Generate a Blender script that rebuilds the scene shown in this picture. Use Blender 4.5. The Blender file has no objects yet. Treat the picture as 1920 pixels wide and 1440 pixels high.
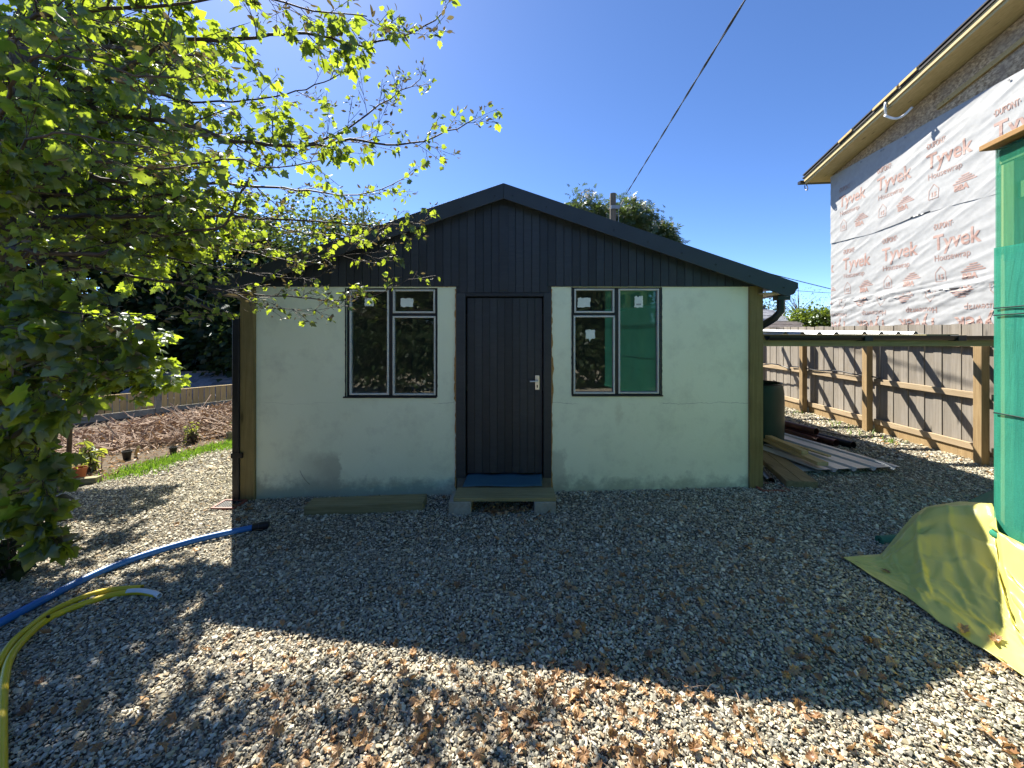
import bpy, bmesh, math, random
import numpy as np
from mathutils import Vector, Matrix, noise as mnoise

random.seed(7)
rng = np.random.default_rng(7)
scene = bpy.context.scene
COL = scene.collection

# ------------------------------------------------------------------ camera, sky, sun, exposure
F = 740.0                    # focal length in photo pixels (1920 wide)
EYE = 1.78
cam_data = bpy.data.cameras.new("camera")
cam_data.sensor_width = 36.0
cam_data.lens = 36.0 * F / 1920.0
cam_data.shift_y = -98.0 / 1920.0
cam_data.clip_start = 0.05
cam_data.clip_end = 2000.0
cam = bpy.data.objects.new("camera", cam_data)
COL.objects.link(cam)
cam.location = (0, 0, EYE)
cam.rotation_euler = (math.radians(90), 0, 0)
scene.camera = cam

SUN_V = Vector((-0.515, 0.735, 1.0)).normalized()      # towards the sun
SUN_EL = math.asin(SUN_V.z)
SUN_AZ = math.atan2(SUN_V.x, SUN_V.y)
world = bpy.data.worlds.new("World")
scene.world = world
world.use_nodes = True
wn = world.node_tree.nodes
wl = world.node_tree.links
bg = wn["Background"]
sky = wn.new("ShaderNodeTexSky")
sky.sky_type = 'NISHITA'
sky.sun_disc = False
sky.sun_elevation = SUN_EL
sky.sun_rotation = SUN_AZ
sky.altitude = 600
sky.air_density = 0.5
sky.dust_density = 0.2
sky.ozone_density = 4.0
hs = wn.new("ShaderNodeHueSaturation")
hs.inputs["Saturation"].default_value = 1.1
hs.inputs["Hue"].default_value = 0.503
wl.new(sky.outputs[0], hs.inputs["Color"])
wl.new(hs.outputs[0], bg.inputs[0])
bg.inputs[1].default_value = 0.102
sun_d = bpy.data.lights.new("sun", 'SUN')
sun_d.energy = 5.0
sun_d.angle = math.radians(0.53)
sun_d.color = (1.0, 0.94, 0.82)
sun = bpy.data.objects.new("sun", sun_d)
COL.objects.link(sun)
sun.rotation_euler = SUN_V.to_track_quat('Z', 'Y').to_euler()
sun.location = (-10, 14, 20)

scene.render.engine = 'CYCLES'
scene.view_settings.view_transform = 'Standard'
scene.view_settings.look = 'None'
scene.view_settings.exposure = 1.62
scene.view_settings.gamma = 1.0
scene.view_settings.use_curve_mapping = False
cy = scene.cycles
cy.max_bounces = 7
cy.diffuse_bounces = 4
cy.glossy_bounces = 3
cy.transmission_bounces = 5
cy.transparent_max_bounces = 10
cy.use_denoising = True
cy.caustics_reflective = False
cy.caustics_refractive = False
cy.sample_clamp_indirect = 8.0

# ------------------------------------------------------------------ geometry helpers
def tag(o, label=None, cat=None, group=None, kind=None):
    if label: o["label"] = label
    if cat: o["category"] = cat
    if group: o["group"] = group
    if kind: o["kind"] = kind
    return o

def thing(name, label, cat, loc=(0, 0, 0), group=None):
    o = bpy.data.objects.new(name, None)
    o.empty_display_size = 0.2
    COL.objects.link(o)
    o.location = loc
    return tag(o, label, cat, group)

def root_loc(p):
    l = Vector((0, 0, 0))
    while p is not None:
        l += p.location
        p = p.parent
    return l

def link_mesh(name, me, mat, parent=None, loc=None):
    o = bpy.data.objects.new(name, me)
    COL.objects.link(o)
    if mat is not None and not me.materials:
        me.materials.append(mat)
    if parent is not None:
        o.parent = parent
    if loc is not None:
        o.location = loc
    return o

class MB:
    """collects boxes, bars, tubes and prisms in world coordinates"""
    def __init__(self):
        self.v = []; self.f = []
    def add(self, vs, fs):
        n = len(self.v)
        self.v.extend([tuple(p) for p in vs])
        self.f.extend([tuple(i + n for i in f) for f in fs])
        return self
    def box(self, x0, y0, z0, x1, y1, z1):
        if x0 > x1: x0, x1 = x1, x0
        if y0 > y1: y0, y1 = y1, y0
        if z0 > z1: z0, z1 = z1, z0
        vs = [(x0,y0,z0),(x1,y0,z0),(x1,y1,z0),(x0,y1,z0),(x0,y0,z1),(x1,y0,z1),(x1,y1,z1),(x0,y1,z1)]
        return self.add(vs, [(0,3,2,1),(4,5,6,7),(0,1,5,4),(1,2,6,5),(2,3,7,6),(3,0,4,7)])
    def obox(self, c, dx, dy, dz):
        """box with centre c and half-vectors"""
        c = Vector(c); dx = Vector(dx); dy = Vector(dy); dz = Vector(dz)
        vs = [c+sx*dx+sy*dy+sz*dz for sz in (-1,1) for sx, sy in ((-1,-1),(1,-1),(1,1),(-1,1))]
        fs = [(0,3,2,1),(4,5,6,7),(0,1,5,4),(1,2,6,5),(2,3,7,6),(3,0,4,7)]
        if dx.cross(dy).dot(dz) < 0: fs = [tuple(reversed(f)) for f in fs]
        return self.add(vs, fs)
    def bar(self, a, b, w, h, up=(0,0,1)):
        a = Vector(a); b = Vector(b); d = (b-a)
        L = d.length; d.normalize()
        s = d.cross(Vector(up))
        if s.length < 1e-5: s = d.cross(Vector((0,1,0)))
        s.normalize(); u = s.cross(d).normalized()
        return self.obox((a+b)/2, d*(L/2), s*(w/2), u*(h/2))
    def tube(self, pts, rad, sides=8, caps=True):
        pts = [Vector(p) for p in pts]
        n = len(pts)
        if not hasattr(rad, '__len__'): rad = [rad]*n
        rings = []
        prev = None
        for i, p in enumerate(pts):
            t = (pts[min(i+1,n-1)] - pts[max(i-1,0)])
            if t.length < 1e-9: t = Vector((0,0,1))
            t.normalize()
            if prev is None:
                a = Vector((0,0,1)) if abs(t.z) < 0.9 else Vector((1,0,0))
                u = t.cross(a).normalized()
            else:
                u = (prev - t*prev.dot(t))
                if u.length < 1e-6: u = t.orthogonal()
                u.normalize()
            prev = u
            w = t.cross(u)
            rings.append([p + (u*math.cos(2*math.pi*k/sides) + w*math.sin(2*math.pi*k/sides))*rad[i] for k in range(sides)])
        vs = [q for r in rings for q in r]
        fs = []
        for i in range(n-1):
            for k in range(sides):
                a = i*sides+k; b = i*sides+(k+1) % sides
                fs.append((a, b, b+sides, a+sides))
        if caps:
            fs.append(tuple(reversed(range(sides))))
            fs.append(tuple(range((n-1)*sides, n*sides)))
        return self.add(vs, fs)
    def pipe(self, pts, ro, ri, sides=14):
        """open pipe: outer and inner skin with end rings"""
        a = MB().tube(pts, ro, sides, False); b = MB().tube(pts, ri, sides, False)
        n = len(a.v)
        self_n = len(self.v)
        self.v.extend(a.v); self.v.extend(b.v)
        self.f.extend([tuple(i+self_n for i in f) for f in a.f])
        self.f.extend([tuple(i+self_n+n for i in reversed(f)) for f in b.f])
        m = (len(pts)-1)*sides
        for k in range(sides):
            k2 = (k+1) % sides
            self.f.append((self_n+k2, self_n+k, self_n+n+k, self_n+n+k2))
            self.f.append((self_n+m+k, self_n+m+k2, self_n+n+m+k2, self_n+n+m+k))
        return self
    def prism(self, poly, axis_vec):
        """extrude a planar polygon (3D points) along axis_vec"""
        av = Vector(axis_vec); n = len(poly)
        vs = [Vector(p) for p in poly] + [Vector(p)+av for p in poly]
        nrm = Vector((0,0,0))
        for i in range(n):
            nrm += vs[i].cross(vs[(i+1) % n])
        fs = [tuple(range(n)), tuple(reversed(range(n, 2*n)))]
        fs += [(i+n, (i+1) % n+n, (i+1) % n, i) for i in range(n)]
        if nrm.dot(av) > 0: fs = [tuple(reversed(f)) for f in fs]
        return self.add(vs, fs)
    def lathe(self, c, prof, sides=24):
        c = Vector(c); n = len(prof)
        vs = [c+Vector((r*math.cos(2*math.pi*k/sides), r*math.sin(2*math.pi*k/sides), z)) for r, z in prof for k in range(sides)]
        fs = []
        for i in range(n-1):
            for k in range(sides):
                a = i*sides+k; b = i*sides+(k+1) % sides
                fs.append((a, b, b+sides, a+sides))
        return self.add(vs, fs)
    def build(self, name, mat, parent=None, smooth=False, bevel=0.0, auto=False):
        off = root_loc(parent)
        me = bpy.data.meshes.new(name)
        me.from_pydata([(p[0]-off.x, p[1]-off.y, p[2]-off.z) for p in self.v], [], self.f)
        me.update()
        if smooth:
            me.polygons.foreach_set("use_smooth", [True]*len(me.polygons))
            if auto:
                me.set_sharp_from_angle(angle=math.radians(40))
        o = link_mesh(name, me, mat, parent)
        if bevel > 0:
            m = o.modifiers.new("edge", 'BEVEL')
            m.width = bevel; m.segments = 2; m.limit_method = 'ANGLE'; m.angle_limit = math.radians(40)
        return o

def np_mesh(name, verts, tris, mat, parent=None, tint=None, smooth=False):
    """mesh from numpy arrays of verts (n,3) and faces (m,k); tint per vertex"""
    verts = np.asarray(verts, dtype=np.float32); tris = np.asarray(tris, dtype=np.int32)
    off = root_loc(parent)
    verts = verts - np.array([off.x, off.y, off.z], dtype=np.float32)
    me = bpy.data.meshes.new(name)
    k = tris.shape[1]; m = len(tris)
    me.vertices.add(len(verts)); me.vertices.foreach_set("co", verts.ravel())
    me.loops.add(m*k); me.loops.foreach_set("vertex_index", tris.ravel())
    me.polygons.add(m)
    me.polygons.foreach_set("loop_start", np.arange(0, m*k, k, dtype=np.int32))
    me.polygons.foreach_set("loop_total", np.full(m, k, dtype=np.int32))
    if smooth: me.polygons.foreach_set("use_smooth", np.ones(m, dtype=bool))
    me.update(calc_edges=True)
    if tint is not None:
        a = me.attributes.new("tint", 'FLOAT', 'POINT')
        a.data.foreach_set("value", np.asarray(tint, dtype=np.float32))
    return link_mesh(name, me, mat, parent)

# ------------------------------------------------------------------ ground shape
def fence_left_side(x, y):
    """signed distance (m) beyond the low garden fence on the left"""
    dx, dy = 0.636, 0.772
    return (x+9.33)*(-dy) + (y-10.4)*dx

def g(x, y):
    z = 0.024*max(-3.5, min(3.5, x))
    if x < -4.2:
        z -= 0.055*min(5.5, -4.2-x)
    s = fence_left_side(x, y)
    if s > 0.3 and x < 1.0:
        t = min(1.0, (s-0.3)/3.0)
        z -= 2.4*t*t*(3-2*t)*min(1.0, (1.0-x)/3.0)
    return z

def px_ground(px, py, dz=0.0):
    """point on the ground that the photo shows at this pixel, for measuring"""
    z = 0.0
    for _ in range(6):
        Y = (EYE-z-dz)*F/(py-622.0)
        X = (px-960.0)*Y/F
        z = g(X, Y)
    return Vector((X, Y, z+dz))

def at(px, py, Y):
    return Vector(((px-960.0)*Y/F, Y, EYE-(py-622.0)*Y/F))

# ------------------------------------------------------------------ materials
def nodes_of(name):
    m = bpy.data.materials.new(name)
    m.use_nodes = True
    nt = m.node_tree
    return m, nt, nt.nodes, nt.links, nt.nodes["Principled BSDF"]

def ramp(ns, stops, interp='LINEAR'):
    r = ns.new("ShaderNodeValToRGB")
    r.color_ramp.interpolation = interp
    e = r.color_ramp.elements
    while len(e) < len(stops): e.new(0.5)
    for i, (p, c) in enumerate(stops):
        e[i].position = p
        e[i].color = (c[0], c[1], c[2], 1) if hasattr(c, '__len__') else (c, c, c, 1)
    return r

def coords(nt, scale=(1,1,1), rnd=True, kind="Object"):
    ns, ls = nt.nodes, nt.links
    tc = ns.new("ShaderNodeTexCoord")
    mp = ns.new("ShaderNodeMapping")
    mp.inputs["Scale"].default_value = scale
    if rnd:
        oi = ns.new("ShaderNodeObjectInfo")
        mu = ns.new("ShaderNodeMath"); mu.operation = 'MULTIPLY'; mu.inputs[1].default_value = 37.0
        ls.new(oi.outputs["Random"], mu.inputs[0])
        ad = ns.new("ShaderNodeVectorMath"); ad.operation = 'ADD'
        ls.new(tc.outputs[kind], ad.inputs[0]); ls.new(mu.outputs[0], ad.inputs[1])
        ls.new(ad.outputs[0], mp.inputs[0])
    else:
        ls.new(tc.outputs[kind], mp.inputs[0])
    return mp

def mixcol(nt, a, b, fac, mode='MIX'):
    n = nt.nodes.new("ShaderNodeMix"); n.data_type = 'RGBA'; n.blend_type = mode
    for inp, v in ((n.inputs[0], fac), (n.inputs[6], a), (n.inputs[7], b)):
        if hasattr(v, 'is_linked') or isinstance(v, bpy.types.NodeSocket): nt.links.new(v, inp)
        elif hasattr(v, '__len__'): inp.default_value = (v[0], v[1], v[2], 1)
        else: inp.default_value = v
    return n.outputs[2]

def math_n(nt, op, a, b=None, c=None, clamp=False):
    n = nt.nodes.new("ShaderNodeMath"); n.operation = op; n.use_clamp = clamp
    for i, v in enumerate((a, b, c)):
        if v is None: continue
        if isinstance(v, bpy.types.NodeSocket): nt.links.new(v, n.inputs[i])
        else: n.inputs[i].default_value = v
    return n.outputs[0]

def noise_n(nt, vec, scale, detail=4, rough=0.55, dist=0.0):
    n = nt.nodes.new("ShaderNodeTexNoise")
    n.inputs["Scale"].default_value = scale
    n.inputs["Detail"].default_value = detail
    n.inputs["Roughness"].default_value = rough
    n.inputs["Distortion"].default_value = dist
    nt.links.new(vec, n.inputs["Vector"])
    return n.outputs["Fac"]

def pmat(name, c1, c2, scale=(4,4,4), nscale=1.0, rough=0.6, bump=0.15, var=0.25, c3=None, metallic=0.0, spec=0.4, wear=0.35, bdist=0.01, lo=0.3, hi=0.7, rnd=True):
    """two-tone noise surface with broad wear, object-to-object variation and a fine bump"""
    m, nt, ns, ls, P = nodes_of(name)
    mp = coords(nt, scale, rnd)
    f = noise_n(nt, mp.outputs[0], nscale, 6, 0.6)
    r = ramp(ns, [(lo, c1), (hi, c2)])
    ls.new(f, r.inputs[0])
    col = r.outputs[0]
    mp2 = coords(nt, (1.3,1.3,1.3), rnd)
    f2 = noise_n(nt, mp2.outputs[0], 1.7, 5, 0.65)
    r2 = ramp(ns, [(0.35, 0), (0.7, 1)]); ls.new(f2, r2.inputs[0])
    c3 = c3 if c3 is not None else tuple(0.55*(a+b)/2 for a, b in zip(c1, c2))
    col = mixcol(nt, col, c3, math_n(nt, 'MULTIPLY', r2.outputs[0], wear))
    if var > 0:
        oi = ns.new("ShaderNodeObjectInfo")
        v = math_n(nt, 'MULTIPLY_ADD', oi.outputs["Random"], var, 1.0-var*0.6)
        cc = ns.new("ShaderNodeCombineColor")
        for i in range(3): ls.new(v, cc.inputs[i])
        col = mixcol(nt, col, cc.outputs[0], 1.0, 'MULTIPLY')
    ls.new(col, P.inputs["Base Color"])
    P.inputs["Metallic"].default_value = metallic
    P.inputs["Specular IOR Level"].default_value = spec
    rr = math_n(nt, 'MULTIPLY_ADD', f2, 0.25, rough-0.12, clamp=True)
    ls.new(rr, P.inputs["Roughness"])
    if bump > 0:
        b = ns.new("ShaderNodeBump"); b.inputs["Strength"].default_value = bump; b.inputs["Distance"].default_value = bdist
        ls.new(f, b.inputs["Height"]); ls.new(b.outputs[0], P.inputs["Normal"])
    return m

def wood(name, c1, c2, axis='x', var=0.3, rough=0.75, knots=True, c3=None, wear=0.3):
    """planed timber: grain stretched along one axis, knots, darker weathering"""
    m, nt, ns, ls, P = nodes_of(name)
    sc = {'x': (1.2, 26, 26), 'y': (26, 1.2, 26), 'z': (26, 26, 1.2)}[axis]
    mp = coords(nt, sc)
    f = noise_n(nt, mp.outputs[0], 1.6, 6, 0.65, 0.6)
    r = ramp(ns, [(0.28, c1), (0.72, c2)]); ls.new(f, r.inputs[0])
    col = r.outputs[0]
    ks = {'x': (2.2, 9, 9), 'y': (9, 2.2, 9), 'z': (9, 9, 2.2)}[axis]
    if knots:
        mk = coords(nt, ks)
        vo = ns.new("ShaderNodeTexVoronoi"); vo.inputs["Scale"].default_value = 0.8
        ls.new(mk.outputs[0], vo.inputs["Vector"])
        rk = ramp(ns, [(0.06, 1), (0.15, 0)]); ls.new(vo.outputs["Distance"], rk.inputs[0])
        col = mixcol(nt, col, tuple(0.35*x for x in c1), math_n(nt, 'MULTIPLY', rk.outputs[0], 0.8))
    mp2 = coords(nt, (2, 2, 2))
    f2 = noise_n(nt, mp2.outputs[0], 1.5, 5, 0.65)
    r2 = ramp(ns, [(0.4, 0), (0.7, 1)]); ls.new(f2, r2.inputs[0])
    col = mixcol(nt, col, c3 or tuple(0.5*x for x in c1), math_n(nt, 'MULTIPLY', r2.outputs[0], wear))
    oi = ns.new("ShaderNodeObjectInfo")
    v = math_n(nt, 'MULTIPLY_ADD', oi.outputs["Random"], var, 1.0-var*0.55)
    cc = ns.new("ShaderNodeCombineColor")
    for i in range(3): ls.new(v, cc.inputs[i])
    col = mixcol(nt, col, cc.outputs[0], 1.0, 'MULTIPLY')
    ls.new(col, P.inputs["Base Color"])
    P.inputs["Roughness"].default_value = rough
    P.inputs["Specular IOR Level"].default_value = 0.3
    b = ns.new("ShaderNodeBump"); b.inputs["Strength"].default_value = 0.35; b.inputs["Distance"].default_value = 0.004
    ls.new(f, b.inputs["Height"]); ls.new(b.outputs[0], P.inputs["Normal"])
    return m

def leaf_mat(name, dark, light, trans, tfac=0.5, gloss=0.06):
    m, nt, ns, ls, P = nodes_of(name)
    ns.remove(P)
    out = ns["Material Output"]
    at_ = ns.new("ShaderNodeAttribute"); at_.attribute_name = "tint"
    r = ramp(ns, [(0.0, dark), (1.0, light)]); ls.new(at_.outputs["Fac"], r.inputs[0])
    r2 = ramp(ns, [(0.0, tuple(0.6*x for x in trans)), (1.0, trans)]); ls.new(at_.outputs["Fac"], r2.inputs[0])
    d = ns.new("ShaderNodeBsdfDiffuse"); ls.new(r.outputs[0], d.inputs[0])
    t = ns.new("ShaderNodeBsdfTranslucent"); ls.new(r2.outputs[0], t.inputs[0])
    mx = ns.new("ShaderNodeMixShader"); mx.inputs[0].default_value = tfac
    ls.new(d.outputs[0], mx.inputs[1]); ls.new(t.outputs[0], mx.inputs[2])
    gl = ns.new("ShaderNodeBsdfGlossy"); gl.inputs["Roughness"].default_value = 0.42
    gl.inputs[0].default_value = (0.9, 0.95, 1.0, 1)
    mg = ns.new("ShaderNodeMixShader"); mg.inputs[0].default_value = gloss
    ls.new(mx.outputs[0], mg.inputs[1]); ls.new(gl.outputs[0], mg.inputs[2])
    ls.new(mg.outputs[0], out.inputs[0])
    return m

# --- mint render wall with cracks, damp patch and rust streaks (true marks of the wall)
def render_wall_mat():
    m, nt, ns, ls, P = nodes_of("mint_render")
    ge = ns.new("ShaderNodeNewGeometry")
    sp = ns.new("ShaderNodeSeparateXYZ"); ls.new(ge.outputs["Position"], sp.inputs[0])
    X, Z = sp.outputs[0], sp.outputs[2]
    pos = ge.outputs["Position"]
    n1 = noise_n(nt, pos, 1.1, 6, 0.6)
    r1 = ramp(ns, [(0.3, (0.75, 0.80, 0.60)), (0.7, (0.80, 0.85, 0.66))]); ls.new(n1, r1.inputs[0])
    col = r1.outputs[0]
    n2 = noise_n(nt, pos, 3.2, 6, 0.7)
    r2 = ramp(ns, [(0.5, 0), (0.78, 1)]); ls.new(n2, r2.inputs[0])
    col = mixcol(nt, col, (0.52, 0.54, 0.41), math_n(nt, 'MULTIPLY', r2.outputs[0], 0.6))
    # dirty skirt just above the gravel, ragged
    n3 = noise_n(nt, pos, 6.0, 5, 0.7)
    h = math_n(nt, 'SUBTRACT', Z, math_n(nt, 'MULTIPLY_ADD', n3, 0.5, -0.16))
    sk = math_n(nt, 'MULTIPLY_ADD', h, -7.0, 0.75, clamp=True)
    col = mixcol(nt, col, (0.36, 0.39, 0.29), math_n(nt, 'MULTIPLY', sk, 0.8))
    def band(sock, a, b, soft):
        u = math_n(nt, 'DIVIDE', math_n(nt, 'SUBTRACT', sock, a), soft, clamp=True)
        v = math_n(nt, 'DIVIDE', math_n(nt, 'SUBTRACT', b, sock), soft, clamp=True)
        return math_n(nt, 'MULTIPLY', u, v)
    nd = noise_n(nt, pos, 9.0, 6, 0.7)
    Xd = math_n(nt, 'ADD', X, math_n(nt, 'MULTIPLY_ADD', nd, 0.22, -0.11))
    Zd = math_n(nt, 'ADD', Z, math_n(nt, 'MULTIPLY_ADD', nd, 0.18, -0.09))
    patch = math_n(nt, 'MULTIPLY', math_n(nt, 'MULTIPLY', band(Xd, -2.48, -1.0, 0.45), band(Xd, -3.0, -1.885, 0.025)), band(Zd, -0.2, 0.47, 0.10))
    col = mixcol(nt, col, (0.42, 0.42, 0.32), math_n(nt, 'MULTIPLY', patch, 0.7))
    patch2 = math_n(nt, 'MULTIPLY', band(Xd, 0.38, 0.60, 0.04), band(Zd, -0.2, 0.5, 0.06))
    col = mixcol(nt, col, (0.42, 0.42, 0.33), math_n(nt, 'MULTIPLY', patch2, 0.5))
    st = math_n(nt, 'MULTIPLY', band(Xd, 1.13, 1.23, 0.04), band(Z, 0.72, 1.05, 0.25))
    col = mixcol(nt, col, (0.42, 0.37, 0.22), math_n(nt, 'MULTIPLY', st, 0.55))
    # hairline cracks near window sill height
    nw = noise_n(nt, pos, 2.0, 5, 0.7)
    cz = math_n(nt, 'ADD', math_n(nt, 'MULTIPLY_ADD', nw, 0.12, 0.935), math_n(nt, 'MULTIPLY', X, 0.0))
    dc = math_n(nt, 'ABSOLUTE', math_n(nt, 'SUBTRACT', Z, cz))
    cr = math_n(nt, 'MULTIPLY_ADD', dc, -330.0, 1.0, clamp=True)
    inL = band(X, -2.85, -1.9, 0.15); inM = band(X, -0.9, 0.75, 0.1); inR = band(X, 1.62, 2.7, 0.05)
    cm = math_n(nt, 'ADD', math_n(nt, 'ADD', math_n(nt, 'MULTIPLY', inL, 0.35), inM), inR, clamp=True)
    cr = math_n(nt, 'MULTIPLY', cr, cm)
    col = mixcol(nt, col, (0.16, 0.18, 0.14), math_n(nt, 'MULTIPLY', cr, 0.8))
    # curved scratch in the damp patch
    dx = math_n(nt, 'SUBTRACT', X, -2.02); dz = math_n(nt, 'SUBTRACT', Z, 0.36)
    rad = math_n(nt, 'SQRT', math_n(nt, 'ADD', math_n(nt, 'MULTIPLY', dx, dx), math_n(nt, 'MULTIPLY', dz, dz)))
    arc = math_n(nt, 'MULTIPLY_ADD', math_n(nt, 'ABSOLUTE', math_n(nt, 'SUBTRACT', rad, 0.335)), -170.0, 1.0, clamp=True)
    arc = math_n(nt, 'MULTIPLY', arc, math_n(nt, 'MULTIPLY', band(X, -2.36, -2.22, 0.01), band(Z, 0.08, 0.26, 0.02)))
    col = mixcol(nt, col, (0.1, 0.1, 0.08), math_n(nt, 'MULTIPLY', arc, 0.75))
    ls.new(col, P.inputs["Base Color"])
    P.inputs["Roughness"].default_value = 0.85
    P.inputs["Specular IOR Level"].default_value = 0.25
    nb = noise_n(nt, pos, 55.0, 5, 0.6)
    hb = math_n(nt, 'ADD', math_n(nt, 'MULTIPLY', nb, 0.35), math_n(nt, 'MULTIPLY', n2, 1.6))
    hb = math_n(nt, 'SUBTRACT', hb, cr)
    b = ns.new("ShaderNodeBump"); b.inputs["Strength"].default_value = 0.28; b.inputs["Distance"].default_value = 0.012
    ls.new(hb, b.inputs["Height"]); ls.new(b.outputs[0], P.inputs["Normal"])
    return m

def gravel_ground_mat():
    m, nt, ns, ls, P = nodes_of("gravel_bed")
    tc = ns.new("ShaderNodeTexCoord")
    vo = ns.new("ShaderNodeTexVoronoi"); vo.inputs["Scale"].default_value = 42
    ls.new(tc.outputs["Object"], vo.inputs["Vector"])
    sc = ns.new("ShaderNodeSeparateColor"); ls.new(vo.outputs["Color"], sc.inputs[0])
    r = ramp(ns, [(0.0, (0.24, 0.23, 0.21)), (0.35, (0.42, 0.40, 0.35)), (0.6, (0.54, 0.48, 0.38)), (0.85, (0.46, 0.37, 0.25)), (1.0, (0.74, 0.69, 0.60))])
    ls.new(sc.outputs[0], r.inputs[0])
    rd = ramp(ns, [(0.35, 1.0), (0.8, 0.35)]); ls.new(vo.outputs["Distance"], rd.inputs[0])
    col = mixcol(nt, r.outputs[0], rd.outputs[0], 1.0, 'MULTIPLY')
    nn = noise_n(nt, tc.outputs["Object"], 0.8, 5, 0.6)
    col = mixcol(nt, col, (0.30, 0.23, 0.15), math_n(nt, 'MULTIPLY', nn, 0.3))
    ls.new(col, P.inputs["Base Color"]); P.inputs["Roughness"].default_value = 0.9
    b = ns.new("ShaderNodeBump"); b.inputs["Strength"].default_value = 0.9; b.inputs["Distance"].default_value = 0.012
    b.invert = True
    ls.new(vo.outputs["Distance"], b.inputs["Height"]); ls.new(b.outputs[0], P.inputs["Normal"])
    return m

def stone_mat():
    m, nt, ns, ls, P = nodes_of("gravel_stone")
    oi = ns.new("ShaderNodeObjectInfo")
    r = ramp(ns, [(0.0, (0.17, 0.16, 0.14)), (0.2, (0.30, 0.285, 0.235)), (0.45, (0.43, 0.405, 0.325)), (0.6, (0.52, 0.45, 0.31)), (0.72, (0.38, 0.29, 0.18)), (0.84, (0.62, 0.57, 0.45)), (1.0, (0.76, 0.71, 0.58))])
    ls.new(oi.outputs["Random"], r.inputs[0])
    tc = ns.new("ShaderNodeTexCoord")
    nn = noise_n(nt, tc.outputs["Object"], 70, 4, 0.6)
    rr = ramp(ns, [(0.3, 0.72), (0.75, 1.12)]); ls.new(nn, rr.inputs[0])
    col = mixcol(nt, r.outputs[0], rr.outputs[0], 1.0, 'MULTIPLY')
    ls.new(col, P.inputs["Base Color"]); P.inputs["Roughness"].default_value = 0.8
    P.inputs["Specular IOR Level"].default_value = 0.3
    return m

def netting_mat(name, col, alpha):
    """woven debris netting: part open weave, part green thread that lets light through"""
    m, nt, ns, ls, P = nodes_of(name)
    ns.remove(P); out = ns["Material Output"]
    mp = coords(nt, (1,1,1), False)
    f = noise_n(nt, mp.outputs[0], 2.5, 6, 0.6)
    mq = coords(nt, (60, 60, 900), False)
    fl = noise_n(nt, mq.outputs[0], 1.0, 2, 0.5)
    r = ramp(ns, [(0.3, tuple(0.75*x for x in col)), (0.7, tuple(1.15*x for x in col))]); ls.new(math_n(nt, 'MULTIPLY_ADD', fl, 0.5, math_n(nt, 'MULTIPLY', f, 0.5)), r.inputs[0])
    d = ns.new("ShaderNodeBsdfDiffuse"); ls.new(r.outputs[0], d.inputs[0])
    mw = coords(nt, (9, 9, 1.6), False); fw = noise_n(nt, mw.outputs[0], 1.0, 4, 0.6, 0.8)
    mv = coords(nt, (140, 140, 140), False); fv = noise_n(nt, mv.outputs[0], 1.0, 2, 0.5)
    bw_ = ns.new("ShaderNodeBump"); bw_.inputs["Strength"].default_value = 0.7; bw_.inputs["Distance"].default_value = 0.02
    ls.new(math_n(nt, 'MULTIPLY_ADD', fv, 0.10, fw), bw_.inputs["Height"]); ls.new(bw_.outputs[0], d.inputs["Normal"])
    t = ns.new("ShaderNodeBsdfTranslucent"); ls.new(r.outputs[0], t.inputs[0])
    mx = ns.new("ShaderNodeMixShader"); mx.inputs[0].default_value = 0.4
    ls.new(d.outputs[0], mx.inputs[1]); ls.new(t.outputs[0], mx.inputs[2])
    tr = ns.new("ShaderNodeBsdfTransparent"); tr.inputs[0].default_value = (0.75, 1.0, 0.9, 1)
    ma = ns.new("ShaderNodeMixShader")
    a = math_n(nt, 'MULTIPLY_ADD', fl, 0.3, alpha-0.15, clamp=True)
    ls.new(a, ma.inputs[0])
    ls.new(tr.outputs[0], ma.inputs[1]); ls.new(mx.outputs[0], ma.inputs[2])
    ls.new(ma.outputs[0], out.inputs[0])
    return m

def glass_mat():
    m, nt, ns, ls, P = nodes_of("window_glass")
    ns.remove(P); out = ns["Material Output"]
    fr = ns.new("ShaderNodeFresnel"); fr.inputs[0].default_value = 1.52
    fac = math_n(nt, 'MULTIPLY', fr.outputs[0], 2.0, clamp=True)
    tr = ns.new("ShaderNodeBsdfTransparent"); tr.inputs[0].default_value = (0.86, 0.9, 0.88, 1)
    gl = ns.new("ShaderNodeBsdfGlossy"); gl.inputs["Roughness"].default_value = 0.0
    tc = ns.new("ShaderNodeTexCoord")
    nn = noise_n(nt, tc.outputs["Object"], 2.2, 2, 0.5)
    b = ns.new("ShaderNodeBump"); b.inputs["Strength"].default_value = 0.03; b.inputs["Distance"].default_value = 0.01
    ls.new(nn, b.inputs["Height"]); ls.new(b.outputs[0], gl.inputs["Normal"])
    mx = ns.new("ShaderNodeMixShader"); ls.new(fac, mx.inputs[0])
    ls.new(tr.outputs[0], mx.inputs[1]); ls.new(gl.outputs[0], mx.inputs[2])
    # a film of dust on the pane
    df = ns.new("ShaderNodeBsdfDiffuse"); df.inputs[0].default_value = (0.4, 0.38, 0.28, 1)
    m2 = ns.new("ShaderNodeMixShader"); m2.inputs[0].default_value = 0.035
    ls.new(mx.outputs[0], m2.inputs[1]); ls.new(df.outputs[0], m2.inputs[2])
    ls.new(m2.outputs[0], out.inputs[0])
    return m

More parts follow.
